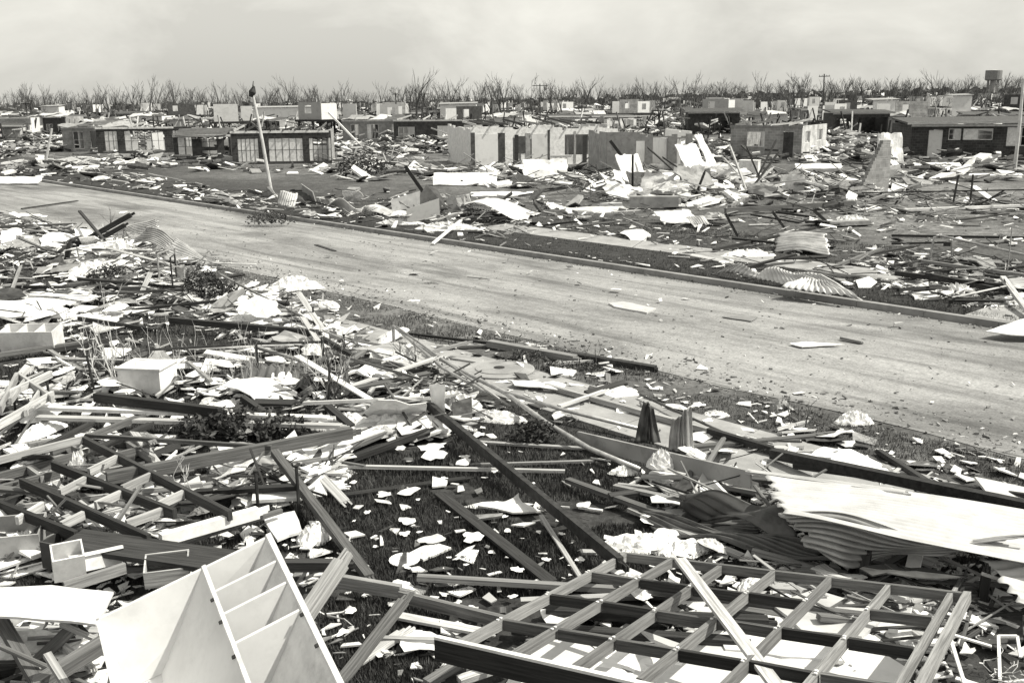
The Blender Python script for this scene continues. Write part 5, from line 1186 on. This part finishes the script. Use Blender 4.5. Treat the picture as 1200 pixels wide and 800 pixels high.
for i in range(14):
    x = 740 + rs_.random() * 170; y = 235 - rs_.random() * 28; p = G(x, y) + Z * rs_.uniform(.1, .6); d = Vector((rs_.uniform(-1, 1), rs_.uniform(-.5, .5), rs_.uniform(-.1, .7))).normalized() * rs_.uniform(1.2, 3)
    beam_obj('timber_beam', f'{["dark", "pale"][i % 2]} {["splintered rafter", "snapped stud", "roof batten"][i % 3]} sticking out of the heap below the half collapsed house', 'beam', p, p + d, .1, .07, ['dark', 'light'][i % 2], group='rafters in the heap below the half collapsed house')

# ------------------------------------------------------------------ scattered wreckage: one object each
rnd = random.Random(404)
def scrap_proto(seed, jag, crum, thick, aspect, name, mt, rect=False):
    r = random.Random(seed); b = MB(); n = 14; ring = []
    for i in range(n):
        a = 2 * math.pi * i / n
        if rect:
            c, s = math.cos(a), math.sin(a); m_ = 1 / max(abs(c), abs(s)); x, y = c * m_, s * m_
            if i in (1, 2) and jag > .1: x *= .6; y *= .7
            x *= 1 - jag * .3 * r.random(); y *= 1 - jag * .3 * r.random()
        else:
            m_ = 1 - jag * r.random(); x, y = math.cos(a) * m_, math.sin(a) * m_
        ring.append((x * .5, y * .5 * aspect))
    def z(x, y): return crum * (mnoise.noise(Vector((x * 4, y * 4, seed))) + .5 * mnoise.noise(Vector((x * 9, y * 9, seed)))) + crum * .4
    pts = [(0, 0)] + [(x * .5, y * .5) for x, y in ring] + ring
    top = [Vector((x, y, z(x, y) + thick)) for x, y in pts]; bot = [p - Vector((0, 0, thick)) for p in top]; b.v = top + bot; m_ = len(top)
    for i in range(n):
        j = (i + 1) % n
        b.face([0, 1 + i, 1 + j]); b.face([1 + i, 1 + n + i, 1 + n + j, 1 + j]); b.face([m_, m_ + 1 + j, m_ + 1 + i]); b.face([m_ + 1 + i, m_ + 1 + j, m_ + 1 + n + j, m_ + 1 + n + i]); b.face([1 + n + i, m_ + 1 + n + i, m_ + 1 + n + j, 1 + n + j])
    o = b.build(name, M[mt], origin=(0, 0, 0)); return o
def board_proto(seed, wd, th, name, mt, nails=True):
    r = random.Random(seed); b = MB(); b.beam((-.5, 0, th / 2), (.5, 0, th / 2), wd, th)
    for i in range(3):
        y = wd * (-.35 + .35 * i); b.beam((.499, y, th / 2), (.5 + r.uniform(.01, .06), y, th / 2 + r.uniform(-.01, .01)), wd * .2, th * .4)
    return b.build(name, M[mt], origin=(0, 0, 0))
def corr_proto(seed, name, mt, L_=1.0, W__=.75, fold=.3):
    r = random.Random(seed); ph = r.uniform(0, 6)
    b = MB(); b.grid(lambda u, v: Vector(((u - .5) * L_ + .05 * mnoise.noise(Vector((v * 7, seed, 0))), (v - .5) * W__, .016 * math.sin(2 * math.pi * v * 9) + fold * .3 * (math.sin(u * 5 + ph) + 1) + fold * .5 * mnoise.noise(Vector((u * 3, v * 2, seed))) + .03 + fold * .2)), 14, 54)
    o = b.build(name, M[mt], origin=(0, 0, 0), smooth=True); md = o.modifiers.new('thickness', 'SOLIDIFY'); md.thickness = .004; return o
firsts = {}
def put(proto, p, rz, sc, rx=0, ry=0, label='', cat='', group=''):
    o = proto if proto.name not in firsts else proto.copy()
    if proto.name in firsts: S.collection.objects.link(o)
    firsts[proto.name] = 1; o.location = p; o.rotation_euler = (rx, ry, rz); o.scale = sc
    return tag(o, label, cat, group)
SC = [scrap_proto(i, .5, .10, .012, r_, 'plaster_scrap', mt) for i, (r_, mt) in enumerate([(.7, 'fibro'), (1, 'paper'), (.5, 'fibro'), (.8, 'paper'), (.6, 'white'), (1, 'fibro')])] + \
     [scrap_proto(20 + i, .25, .05, .018, r_, 'plaster_scrap', mt, True) for i, (r_, mt) in enumerate([(.5, 'fibro'), (.8, 'white'), (.35, 'fibro'), (.6, 'whiteiron')])]
SH = [scrap_proto(50 + i, .3, .07, .012, r_, 'wall_sheet', mt, True) for i, (r_, mt) in enumerate([(.5, 'fibro'), (.7, 'white'), (.4, 'greysheet'), (.8, 'fibro'), (.45, 'paper'), (.6, 'greysheet'), (.5, 'char')])]
SHN = ['broad white', 'smooth white', 'long grey', 'squarish pale', 'narrow pale', 'dull grey', 'dark']
BD = [board_proto(i, wd, th, 'broken_board', mt) for i, (wd, th, mt) in enumerate([(.10, .04, 'grey'), (.09, .05, 'mid'), (.12, .025, 'light'), (.09, .06, 'dark'), (.14, .02, 'white'), (.06, .05, 'light'), (.1, .08, 'dark'), (.05, .05, 'mid')])]
BDN = ['weathered grey', 'raw brown-grey', 'pale flat', 'dark', 'white painted', 'thin pale', 'heavy black', 'thin raw']
CR = [corr_proto(i, 'iron_sheet', mt, l_, w_, f_) for i, (l_, w_, f_, mt) in enumerate([(1, .75, .12, 'iron'), (1.2, .6, .25, 'whiteiron'), (.9, .8, .1, 'darkiron'), (1.4, .75, .06, 'iron')])]
CRN = ['buckled grey', 'folded white', 'crushed dark', 'long flattened grey']
# zones: (name phrase, centre px, radii px, angle, scraps, sheets, boards, iron, height of the heap in m, size factor)
ZN = [
 ('on the dark lawn', 540, 630, 170, 100, -10, 16, 0, 0, 0, 0.02, 0.6),
 ('on the lower lawn left of the stud frame', 470, 735, 90, 55, 0, 6, 1, 1, 0, 0.03, 0.7),
 ('under the fallen stud wall frame', 820, 735, 240, 50, 5, 8, 2, 7, 0, 0.06, 1.2),
 ('under the dark joist grid', 120, 575, 130, 60, 0, 15, 10, 15, 0, 0.16, 1.3),
 ('beneath the flat white board at lower left', 60, 770, 110, 50, 0, 3, 3, 9, 0, 0.2, 1),
 ('in the wreckage behind the wide black plank', 90, 640, 110, 35, 0, 7, 5, 7, 0, 0.35, 1),
 ('between the long white planks and the weeds', 230, 450, 220, 35, 0, 16, 8, 11, 1, 0.15, 1.3),
 ('below the heavy grey rafter', 320, 560, 95, 25, -12, 10, 7, 9, 0, 0.12, 1.2),
 ('in the heap at the top of the lawn', 455, 462, 95, 42, 15, 21, 10, 19, 1, 0.4, 1.2),
 ('along the inner edge of the footpath', 400, 405, 110, 28, 30, 26, 4, 5, 0, 0.22, 1.1),
 ('in the roadside pile at the left', 150, 295, 120, 35, 5, 15, 11, 16, 1, 0.55, 1.4),
 ('at the left edge near the road', 40, 275, 70, 40, 0, 8, 6, 9, 1, 0.35, 1.5),
 ('among the flat white sheets at the left', 110, 345, 150, 45, 0, 15, 10, 14, 0, 0.15, 1.5),
 ('in the rubbish right of the dark bushy plant', 290, 365, 110, 32, 15, 16, 7, 10, 0, 0.25, 1.2),
 ('on the dirt between footpath and road', 640, 435, 130, 28, 14, 10, 3, 5, 0, 0.03, 1),
 ('along the footpath below the road', 790, 485, 160, 26, 20, 10, 3, 3, 0, 0.03, 0.9),
 ('beside the black steel channel', 980, 530, 130, 22, 14, 12, 3, 3, 0, 0.06, 0.9),
 ('in the tangle before the huge roof sheet', 850, 590, 100, 32, 12, 11, 3, 9, 1, 0.2, 1),
 ('in the shade under the huge roof sheet', 1060, 700, 140, 50, 8, 4, 3, 11, 0, 0.2, 1),
 ('on the road surface', 820, 400, 380, 60, 14, 4, 0, 1, 0, 0, 0.9),
 ('along the far kerb', 610, 290, 280, 12, 12, 7, 1, 3, 0, 0.03, 0.935),
 ('in the heap beyond the road', 510, 256, 110, 18, 6, 10, 7, 14, 1, 0.6, 1.4449999999999998),
 ('around the foot of the leaning pale pole', 320, 243, 110, 16, 6, 7, 6, 10, 1, 0.3, 1.4449999999999998),
 ('along the left part of the far kerb', 150, 215, 160, 13, 10, 7, 7, 7, 1, 0.25, 1.9),
 ('on the far footpath and its edge', 860, 290, 240, 22, 10, 10, 4, 12, 1, 0.15, 1.19),
 ('in the roadside tangle at the right', 1130, 330, 110, 28, 10, 16, 5, 17, 1, 0.25, 1.02),
 ('in the open field at the right', 1080, 262, 180, 28, 0, 8, 3, 11, 0, 0.12, 1.3005),
 ('in the open field beyond the footpath', 750, 250, 220, 20, 0, 6, 3, 8, 0, 0.15, 1.3005),
]
def flat_ok(n_): return not (13.1 < n_ < 21.5)
cnt = [0] * 4
for (zn, cx, cy, rx_, ry_, an, ns_, nsh, nb, nc, hz_, sf) in ZN:
    gap = zn.startswith('on the road'); c_, s__ = math.cos(R(an)), math.sin(R(an))
    def spot():
        for _ in range(60):
            r_ = math.sqrt(rnd.random()) if hz_ < .3 else rnd.random() ** .7; a = rnd.uniform(0, 6.283)
            x, y = math.cos(a) * r_ * rx_, math.sin(a) * r_ * ry_; px, py = cx + x * c_ - y * s__, cy + x * s__ + y * c_
            if py < 140: continue
            p = G(px, py); s_, n_ = sn(p)
            if gap != (not flat_ok(n_)): continue
            h_ = hz_ * (1 - r_ ** 1.5) * rnd.random()
            if 'lawn' in zn: h_ += .035
            if gap: h_ = -.12 + (21.4 - n_) / 8 * .09 + .012
            return Vector((p.x, p.y, h_ + .01)), r_
        return None, 0
    sz = lambda a, b_: rnd.uniform(a, b_)
    for i in range(nb):
        p, r_ = spot()
        if p is None: continue
        k = rnd.choices(range(8), [3, 2, 3, 3, 2, 3, 1.5, 2])[0]; L_ = sz(.5, 2.3) * (.7 + .3 * sf) if not gap else sz(.4, .9)
        if 'lawn' in zn and 'heap' not in zn: L_ *= .5
        tl = max(-.33, min(.33, rnd.gauss(0, .04 + hz_ * .3))) if hz_ > .08 else rnd.gauss(0, .015)
        if cnt[0] >= 296: break
        p.z += abs(math.sin(tl)) * L_ / 2 * .9
        put(BD[k], p, rnd.gauss(-.25, .75), (L_, 1, 1), rnd.gauss(0, .2), tl, f'{"short" if L_ < 1 else "long" if L_ > 1.9 else "medium"} {BDN[k]} broken board {"tilted " if abs(tl) > .25 else "lying "}{zn}', 'board', f'broken boards {zn}'); cnt[0] += 1
    for i in range(nsh):
        p, r_ = spot()
        if p is None: continue
        k = rnd.choices(range(7), [3, 2, 1.5, 2, 2, 1.5, 1.5])[0]; s1 = sz(.4, 1.0) * sf
        tl = rnd.gauss(0, .1 + hz_ * .6); tl = max(-.9, min(.9, tl)); p.z += abs(math.sin(tl)) * s1 * .3
        put(SH[k], p, rnd.uniform(-1.2, .8), (s1, s1, s1), tl, rnd.gauss(0, .08 + hz_ * .3), f'{"small" if s1 < .7 * sf else "large"} {SHN[k]} broken sheet {"propped " if abs(tl) > .3 else "lying "}{zn}', 'sheet', f'broken sheets {zn}'); cnt[1] += 1
    for i in range(nc):
        p, r_ = spot()
        if p is None: continue
        k = rnd.randrange(4); s1 = sz(.7, 1.3) * sf
        put(CR[k], p, rnd.uniform(-1.5, 1.5), (s1, s1, s1), rnd.gauss(0, .1), rnd.gauss(0, .1), f'{CRN[k]} piece of corrugated iron {zn}', 'iron sheet', f'corrugated iron pieces {zn}'); cnt[2] += 1
    for i in range(ns_):
        if cnt[3] >= 262: break
        p, r_ = spot()
        if p is None: continue
        k = rnd.randrange(10); s1 = (.09 + .36 * rnd.random() ** 2.2) * (.6 + .4 * sf) * (1.25 if sf > 1.2 else 1)
        put(SC[k], p, rnd.uniform(0, 6.28), (s1, s1, s1 * rnd.uniform(.5, 1.2)), rnd.gauss(0, .08 + hz_ * .6), rnd.gauss(0, .08 + hz_ * .6),
            f'{"little" if s1 < .16 else "mid-sized" if s1 < .28 else "big"} {"torn" if k < 6 else "straight-edged"} white scrap {zn}', 'scrap', f'white scraps {zn}'); cnt[3] += 1
# hand placed white scraps on the lawn
for x, y, w_, k in [(477, 611, 30, 0), (552, 627, 24, 1), (606, 667, 20, 3), (563, 684, 18, 0), (520, 696, 18, 2), (532, 735, 34, 1), (508, 524, 38, 5), (470, 525, 18, 3), (450, 579, 20, 1), (414, 565, 14, 0), (560, 510, 28, 2), (545, 535, 14, 1), (640, 655, 14, 3),
                    (575, 647, 10, 4), (595, 622, 14, 4), (478, 665, 14, 2), (401, 741, 26, 2), (630, 680, 18, 8), (680, 655, 14, 1), (590, 605, 12, 3), (452, 470, 26, 0), (700, 525, 14, 1), (430, 600, 12, 3), (474, 625, 16, 1), (383, 655, 14, 6), (440, 640, 8, 1), (658, 625, 10, 3), (490, 585, 9, 0), (520, 560, 10, 1), (415, 610, 8, 2),
                    (705, 440, 12, 6), (690, 438, 9, 0), (560, 395, 9, 3), (730, 470, 9, 1), (840, 486, 14, 0)]:
    p = G(x, y, .04); s1 = w_ / F * p.length * 1.15; put(SC[k], p, rnd.uniform(0, 6.28), (s1, s1, s1 * .6), 0, 0, f'{"tiny" if w_ < 13 else "small" if w_ < 22 else "larger"} {"torn" if k < 6 else "square-cut"} white fragment alone on the {"lawn" if y > 500 else "dirt by the footpath"}', 'scrap', 'single white fragments on the lawn')

# torn rags and insulation, four shapes copied about
rp_ = []
for i in range(4):
    o = crumple('torn_rag', 'torn pale rag', 'rag', (0, 0, 0), .2, .13, .10, ['paper', 'paper', 'greysheet', 'fibro'][i], 40 + i * 3.3, n=18, folds=4); o.location = (0, 0, 0); rp_.append(o)
for v_ in rp_:                                                       # centre the shapes on their own bases
    me_ = v_.data; cx_ = sum(q.co.x for q in me_.vertices) / len(me_.vertices); cy_ = sum(q.co.y for q in me_.vertices) / len(me_.vertices)
    for q in me_.vertices: q.co.x -= cx_; q.co.y -= cy_
for i, (x, y) in enumerate([(rnd.uniform(20, 480), rnd.uniform(300, 520)) for _ in range(34)] + [(rnd.uniform(760, 1000), rnd.uniform(530, 640)) for _ in range(8)] + [(rnd.uniform(20, 260), rnd.uniform(540, 690)) for _ in range(12)] + [(rnd.uniform(700, 900), rnd.uniform(665, 720)) for _ in range(3)]):
    p = G(x, y, rnd.uniform(.02, .25 if x < 500 else .12)); n_ = sn(p)[1]
    if n_ > 12.6: continue
    s1 = rnd.uniform(.6, 1.6) * (1 + (620 - y) / 700)
    put(rp_[i % 4], p, rnd.uniform(0, 6.28), (s1, s1, s1 * rnd.uniform(.35, .9)), rnd.gauss(0, .2), rnd.gauss(0, .2), f'{["lumpy white", "folded white", "dull grey", "flat pale"][i % 4]} {"big" if s1 > 1.2 else "small"} rag {"by the tangle before the huge roof sheet" if x > 700 and y < 640 else "under the fallen stud wall frame" if x > 540 else "around the dark joist grid" if y > 535 else "among the boards behind the lawn" if y > 420 else "in the litter near the road"}', 'rag', 'torn rags and wadding in the wreckage')

# the rest of the fine wreckage, past counting
def cluster_pts(spec):
    out = []
    for cx, cy, rx_, ry_, an, n, hz_, sc in spec:
        c_, s__ = math.cos(R(an)), math.sin(R(an)); k = 0; tr = 0
        while k < n and tr < n * 6:
            tr += 1
            r_ = rnd.random() ** .6; a = rnd.uniform(0, 6.283); x, y = math.cos(a) * r_ * rx_, math.sin(a) * r_ * ry_
            px, py = cx + x * c_ - y * s__, cy + x * s__ + y * c_
            if py < 136: continue
            p = G(px, py); s_, n_ = sn(p)
            if 13.2 < n_ < 21.5: continue
            if mnoise.noise(Vector((p.x * 1.3, p.y * 1.3, 11))) < -.1: continue
            out.append((p.x, p.y, .005 + hz_ * (1 - r_) * rnd.random(), sc)); k += 1
    return out
near = cluster_pts([(z[1], z[2], z[3] * 1.1, z[4] * 1.1, z[5], int((z[6] + z[7] + z[8]) * (11 if z[10] > .1 else 1.5) * (.5 if 'field' in z[0] else .45 if z[2] < 300 and z[1] > 250 else 1)), z[10] * .8, .55 + .35 * z[11]) for z in ZN if not z[0].startswith('on the road')])
tag(flakes('fragments', near, .06, .46, [M['paper'], M['litterm'], M['litterd'], M['fibro'], M['light']], [.34, .18, .2, .14, .14], .02, .08), 'splinters and fragments too many to count among the larger wreckage', 'fragments')
midc = cluster_pts([(430, 195, 70, 18, 0, 161, .5, 2), (600, 208, 120, 12, 2, 260, .6, 2), (790, 222, 110, 16, 2, 700, 1.0, 2.0), (920, 220, 150, 16, 2, 322, .6, 2.2), (1100, 205, 130, 12, -2, 161, .3, 2.2), (990, 185, 70, 10, 0, 124, .6, 2.2), (800, 240, 300, 8, 2, 99, .1, 1.5),
                    (250, 193, 160, 9, 3, 99, .15, 2), (60, 195, 90, 12, 0, 105, .2, 2), (450, 175, 130, 10, 0, 186, .5, 2.4), (1060, 240, 180, 20, 0, 100, .08, 1.1), (520, 240, 180, 12, 4, 99, .1, 1.4), (160, 172, 160, 7, 0, 93, .3, 2.2), (840, 172, 60, 8, 0, 74, .5, 2.4), (1020, 165, 120, 8, 0, 148, .6, 2.4)])
tag(flakes('fragments', midc, .1, .6, [M['fibro'], M['litterm'], M['litterd'], M['greysheet']], [.38, .2, .26, .16], .05, .14), 'broken wall and roof fragments heaped round the houses across the road', 'fragments')
sticks = cluster_pts([(z[1], z[2], z[3] * 1.15, z[4] * 1.1, z[5], int(z[8] * 6), z[10], .8) for z in ZN if z[10] > .1] + [(750, 222, 160, 16, 2, 200, .7, 1.8), (600, 205, 120, 12, 2, 120, .6, 1.8), (930, 215, 150, 14, 2, 150, .5, 1.8), (1080, 240, 170, 18, 0, 90, .1, 1.5), (430, 190, 80, 14, 0, 90, .5, 1.8)])
sb = MB(); ml_ = [M['grey'], M['light'], M['dark'], M['mid']]
for x, y, z_, sc in sticks:
    L_ = rnd.uniform(.25, 1.5) * sc; a = rnd.gauss(-.2, .9); e = rnd.gauss(0, .22); d = Vector((math.cos(a) * math.cos(e), math.sin(a) * math.cos(e), math.sin(e))) * L_; q = Vector((x, y, z_ + abs(d.z) / 2 + .02))
    sb.beam(q - d / 2, q + d / 2, rnd.uniform(.012, .05) * sc, rnd.uniform(.01, .035) * sc, mi=rnd.randrange(4))
tag(sb.build('splinters', ml_, origin=(0, 0, 0)), 'loose sticks and splintered battens tangled through the heaps', 'splinters', kind='stuff')

# ------------------------------------------------------------------ plants in the wreckage
def twig_plant(name, label, cat, p, h_, n, mt, spread=.4, depth=2, seed=0, group=None, rad=.008):
    r = random.Random(seed); b = MB()
    def grow(q, d, L_, rd, lv):
        pts = [q]; dd = d.copy()
        for i in range(4): dd = (dd + Vector((r.uniform(-1, 1), r.uniform(-1, 1), r.uniform(-.1, .4))) * .16).normalized(); pts.append(pts[-1] + dd * L_ / 4)
        b.tube(pts, [rd, rd * .85, rd * .7, rd * .55, rd * .35], 4, cap=False)
        if lv < depth:
            for c in range(r.randint(2, 4)): i = r.randint(1, 4); grow(pts[i], (dd + Vector((r.uniform(-1, 1), r.uniform(-1, 1), r.uniform(-.2, .8))) * .8).normalized(), L_ * r.uniform(.35, .6), rd * .6, lv + 1)
    for i in range(n): grow(Vector((r.uniform(-1, 1) * spread * .3, r.uniform(-1, 1) * spread * .3, -.02)), Vector((r.uniform(-1, 1) * spread, r.uniform(-1, 1) * spread, 1)).normalized(), h_ * r.uniform(.6, 1), rad, 0)
    o = b.build(name, M[mt], origin=(0, 0, 0)); o.location = p; return tag(o, label, cat, group)
def leafy(name, label, p, rx, ry, h_, n, seed, mt='leaf', lsz=.06):
    r = random.Random(seed); t = thing(name, label, 'bush', p); b = MB()
    for i in range(n):
        a = r.uniform(0, 6.28); rr = r.random() ** .5; z = h_ * r.random() ** .8 * (1 - .5 * rr * rr); q = Vector((math.cos(a) * rr * rx, math.sin(a) * rr * ry, z + .02))
        if mnoise.noise(q * 4 + Vector((seed, 0, 0))) < -.12: continue
        d = Vector((r.uniform(-1, 1), r.uniform(-1, 1), r.uniform(-.5, .8))).normalized() * lsz * r.uniform(.7, 1.8); s_ = d.cross(Vector((r.uniform(-1, 1), r.uniform(-1, 1), r.uniform(-1, 1)))).normalized() * lsz * .28
        k = len(b.v); b.v += [q, q + d * .5 + s_, q + d, q + d * .5 - s_]; b.face([k, k + 1, k + 2, k + 3])
    b.build('foliage', M[mt], t, local=True); b = MB()
    for i in range(7): a = r.uniform(0, 6.28); q = Vector((math.cos(a) * rx * .7 * r.random(), math.sin(a) * ry * .7 * r.random(), h_ * r.uniform(.5, .9))); b.tube([(0, 0, 0), q * .5 + Vector((0, 0, .05)), q], [.02, .014, .006], 4)
    b.build('stem', M['bark'], t, local=True); return t
leafy('leafy_bush', 'low dark leafy bush flattened under the heavy grey rafter', G(285, 515), .95, .45, .42, 2600, 1, lsz=.085)
leafy('dark_shrub', 'dark dense upright shrub in front of the bare metal frame', G(236, 355), .42, .3, .95, 1500, 2, lsz=.07)
leafy('dark_shrub', 'lower dark shrub just right of the upright one', G(262, 357), .4, .3, .6, 1100, 3, lsz=.07)
leafy('leafy_bush', 'dark rounded clump of leaves beside the leaves of rubbish at the left', G(128, 330), .5, .35, .45, 900, 4, lsz=.07)
leafy('leafy_bush', 'dark clump with shadow at the road end of the lawn battens', G(625, 518), .35, .22, .3, 800, 5, lsz=.06)
leafy('leafy_bush', 'dark bushy clump beyond the road amid the white rubbish mound', G(424, 205), 1.6, 1.2, 1.3, 1200, 6, lsz=.2)
leafy('leafy_bush', 'dark flattened branch heap with leaves on the road at its far edge', G(318, 262), 1.0, .5, .45, 900, 7, lsz=.09)
leafy('leafy_bush', 'dark leafy twig heap by the manhole cover', G(612, 424), .45, .2, .22, 500, 9, lsz=.05)
leafy('leafy_bush', 'dark twig clump lying between the manhole and the black roadside beam', G(665, 434), .6, .2, .14, 600, 10, lsz=.05)
for i, (x, y, h_, n, mt, lab) in enumerate([(139, 445, 1.5, 2, 'twig', 'bare forked pale sapling standing in the middle of the weeds'), (128, 452, 1.1, 3, 'twig', 'lower twiggy pale shrub left of the forked sapling'), (160, 440, .9, 2, 'bark', 'thin dark-stemmed sapling right of the forked one'),
        (387, 478, 1.0, 5, 'bark', 'dark tangled bare shrub at the top left of the lawn'), (398, 470, .8, 4, 'twig', 'pale tangled twigs leaning into the dark shrub'), (480, 435, .6, 5, 'bark', 'small dark twiggy clump under the fallen gate'), (22, 470, .4, 3, 'twig', 'small bare twig clump at the left edge'),
        (130, 270, 1.0, 1, 'bark', 'single thin bare stick rising from the roadside pile'), (1168, 292, 1.0, 1, 'straw', 'single pale upright stem in the field at the right'), (590, 425, .3, 4, 'bark', 'tiny dark twig tangle on the manhole edge'), (225, 600, .6, 3, 'straw', 'pale thin stalks standing in the dark joist grid'), (935, 500, .4, 5, 'bark', 'low dark twig tangle on the dirt by the road edge'),
        (690, 425, .35, 5, 'bark', 'low dark twig tangle by the black roadside beam'), (300, 262, .6, 5, 'bark', 'dark bare branch lying at the far road edge')]):
    twig_plant('bare_shrub', lab, 'shrub', G(x, y), h_, n, mt, .45, 2 if h_ > .5 else 1, 60 + i, None, .012 if h_ > .8 else .008)
for i in range(30):
    x = rnd.uniform(175, 395); y = rnd.uniform(425, 468)
    twig_plant('dry_weed', f'{["tall", "short", "bent", "forked", "thin"][i % 5]} pale dry weed {["left of", "around", "right of"][int(x > 260) + int(x > 330)]} the pipe fence post, {"front" if y > 447 else "back"} of the patch', 'weed', G(x, y), rnd.uniform(.45, .95), 2, 'straw', .25, 1, 200 + i, 'dry weeds around the pipe fence', .006)
for i in range(10):
    x = rnd.uniform(60, 180); y = rnd.uniform(400, 470)
    twig_plant('dry_weed', f'{["tall", "short", "bent"][i % 3]} pale dry weed beside the forked sapling, {"front" if y > 435 else "back"} of the patch', 'weed', G(x, y), rnd.uniform(.4, .8), 2, 'straw', .4, 1, 300 + i, 'dry weeds beside the forked sapling', .006)
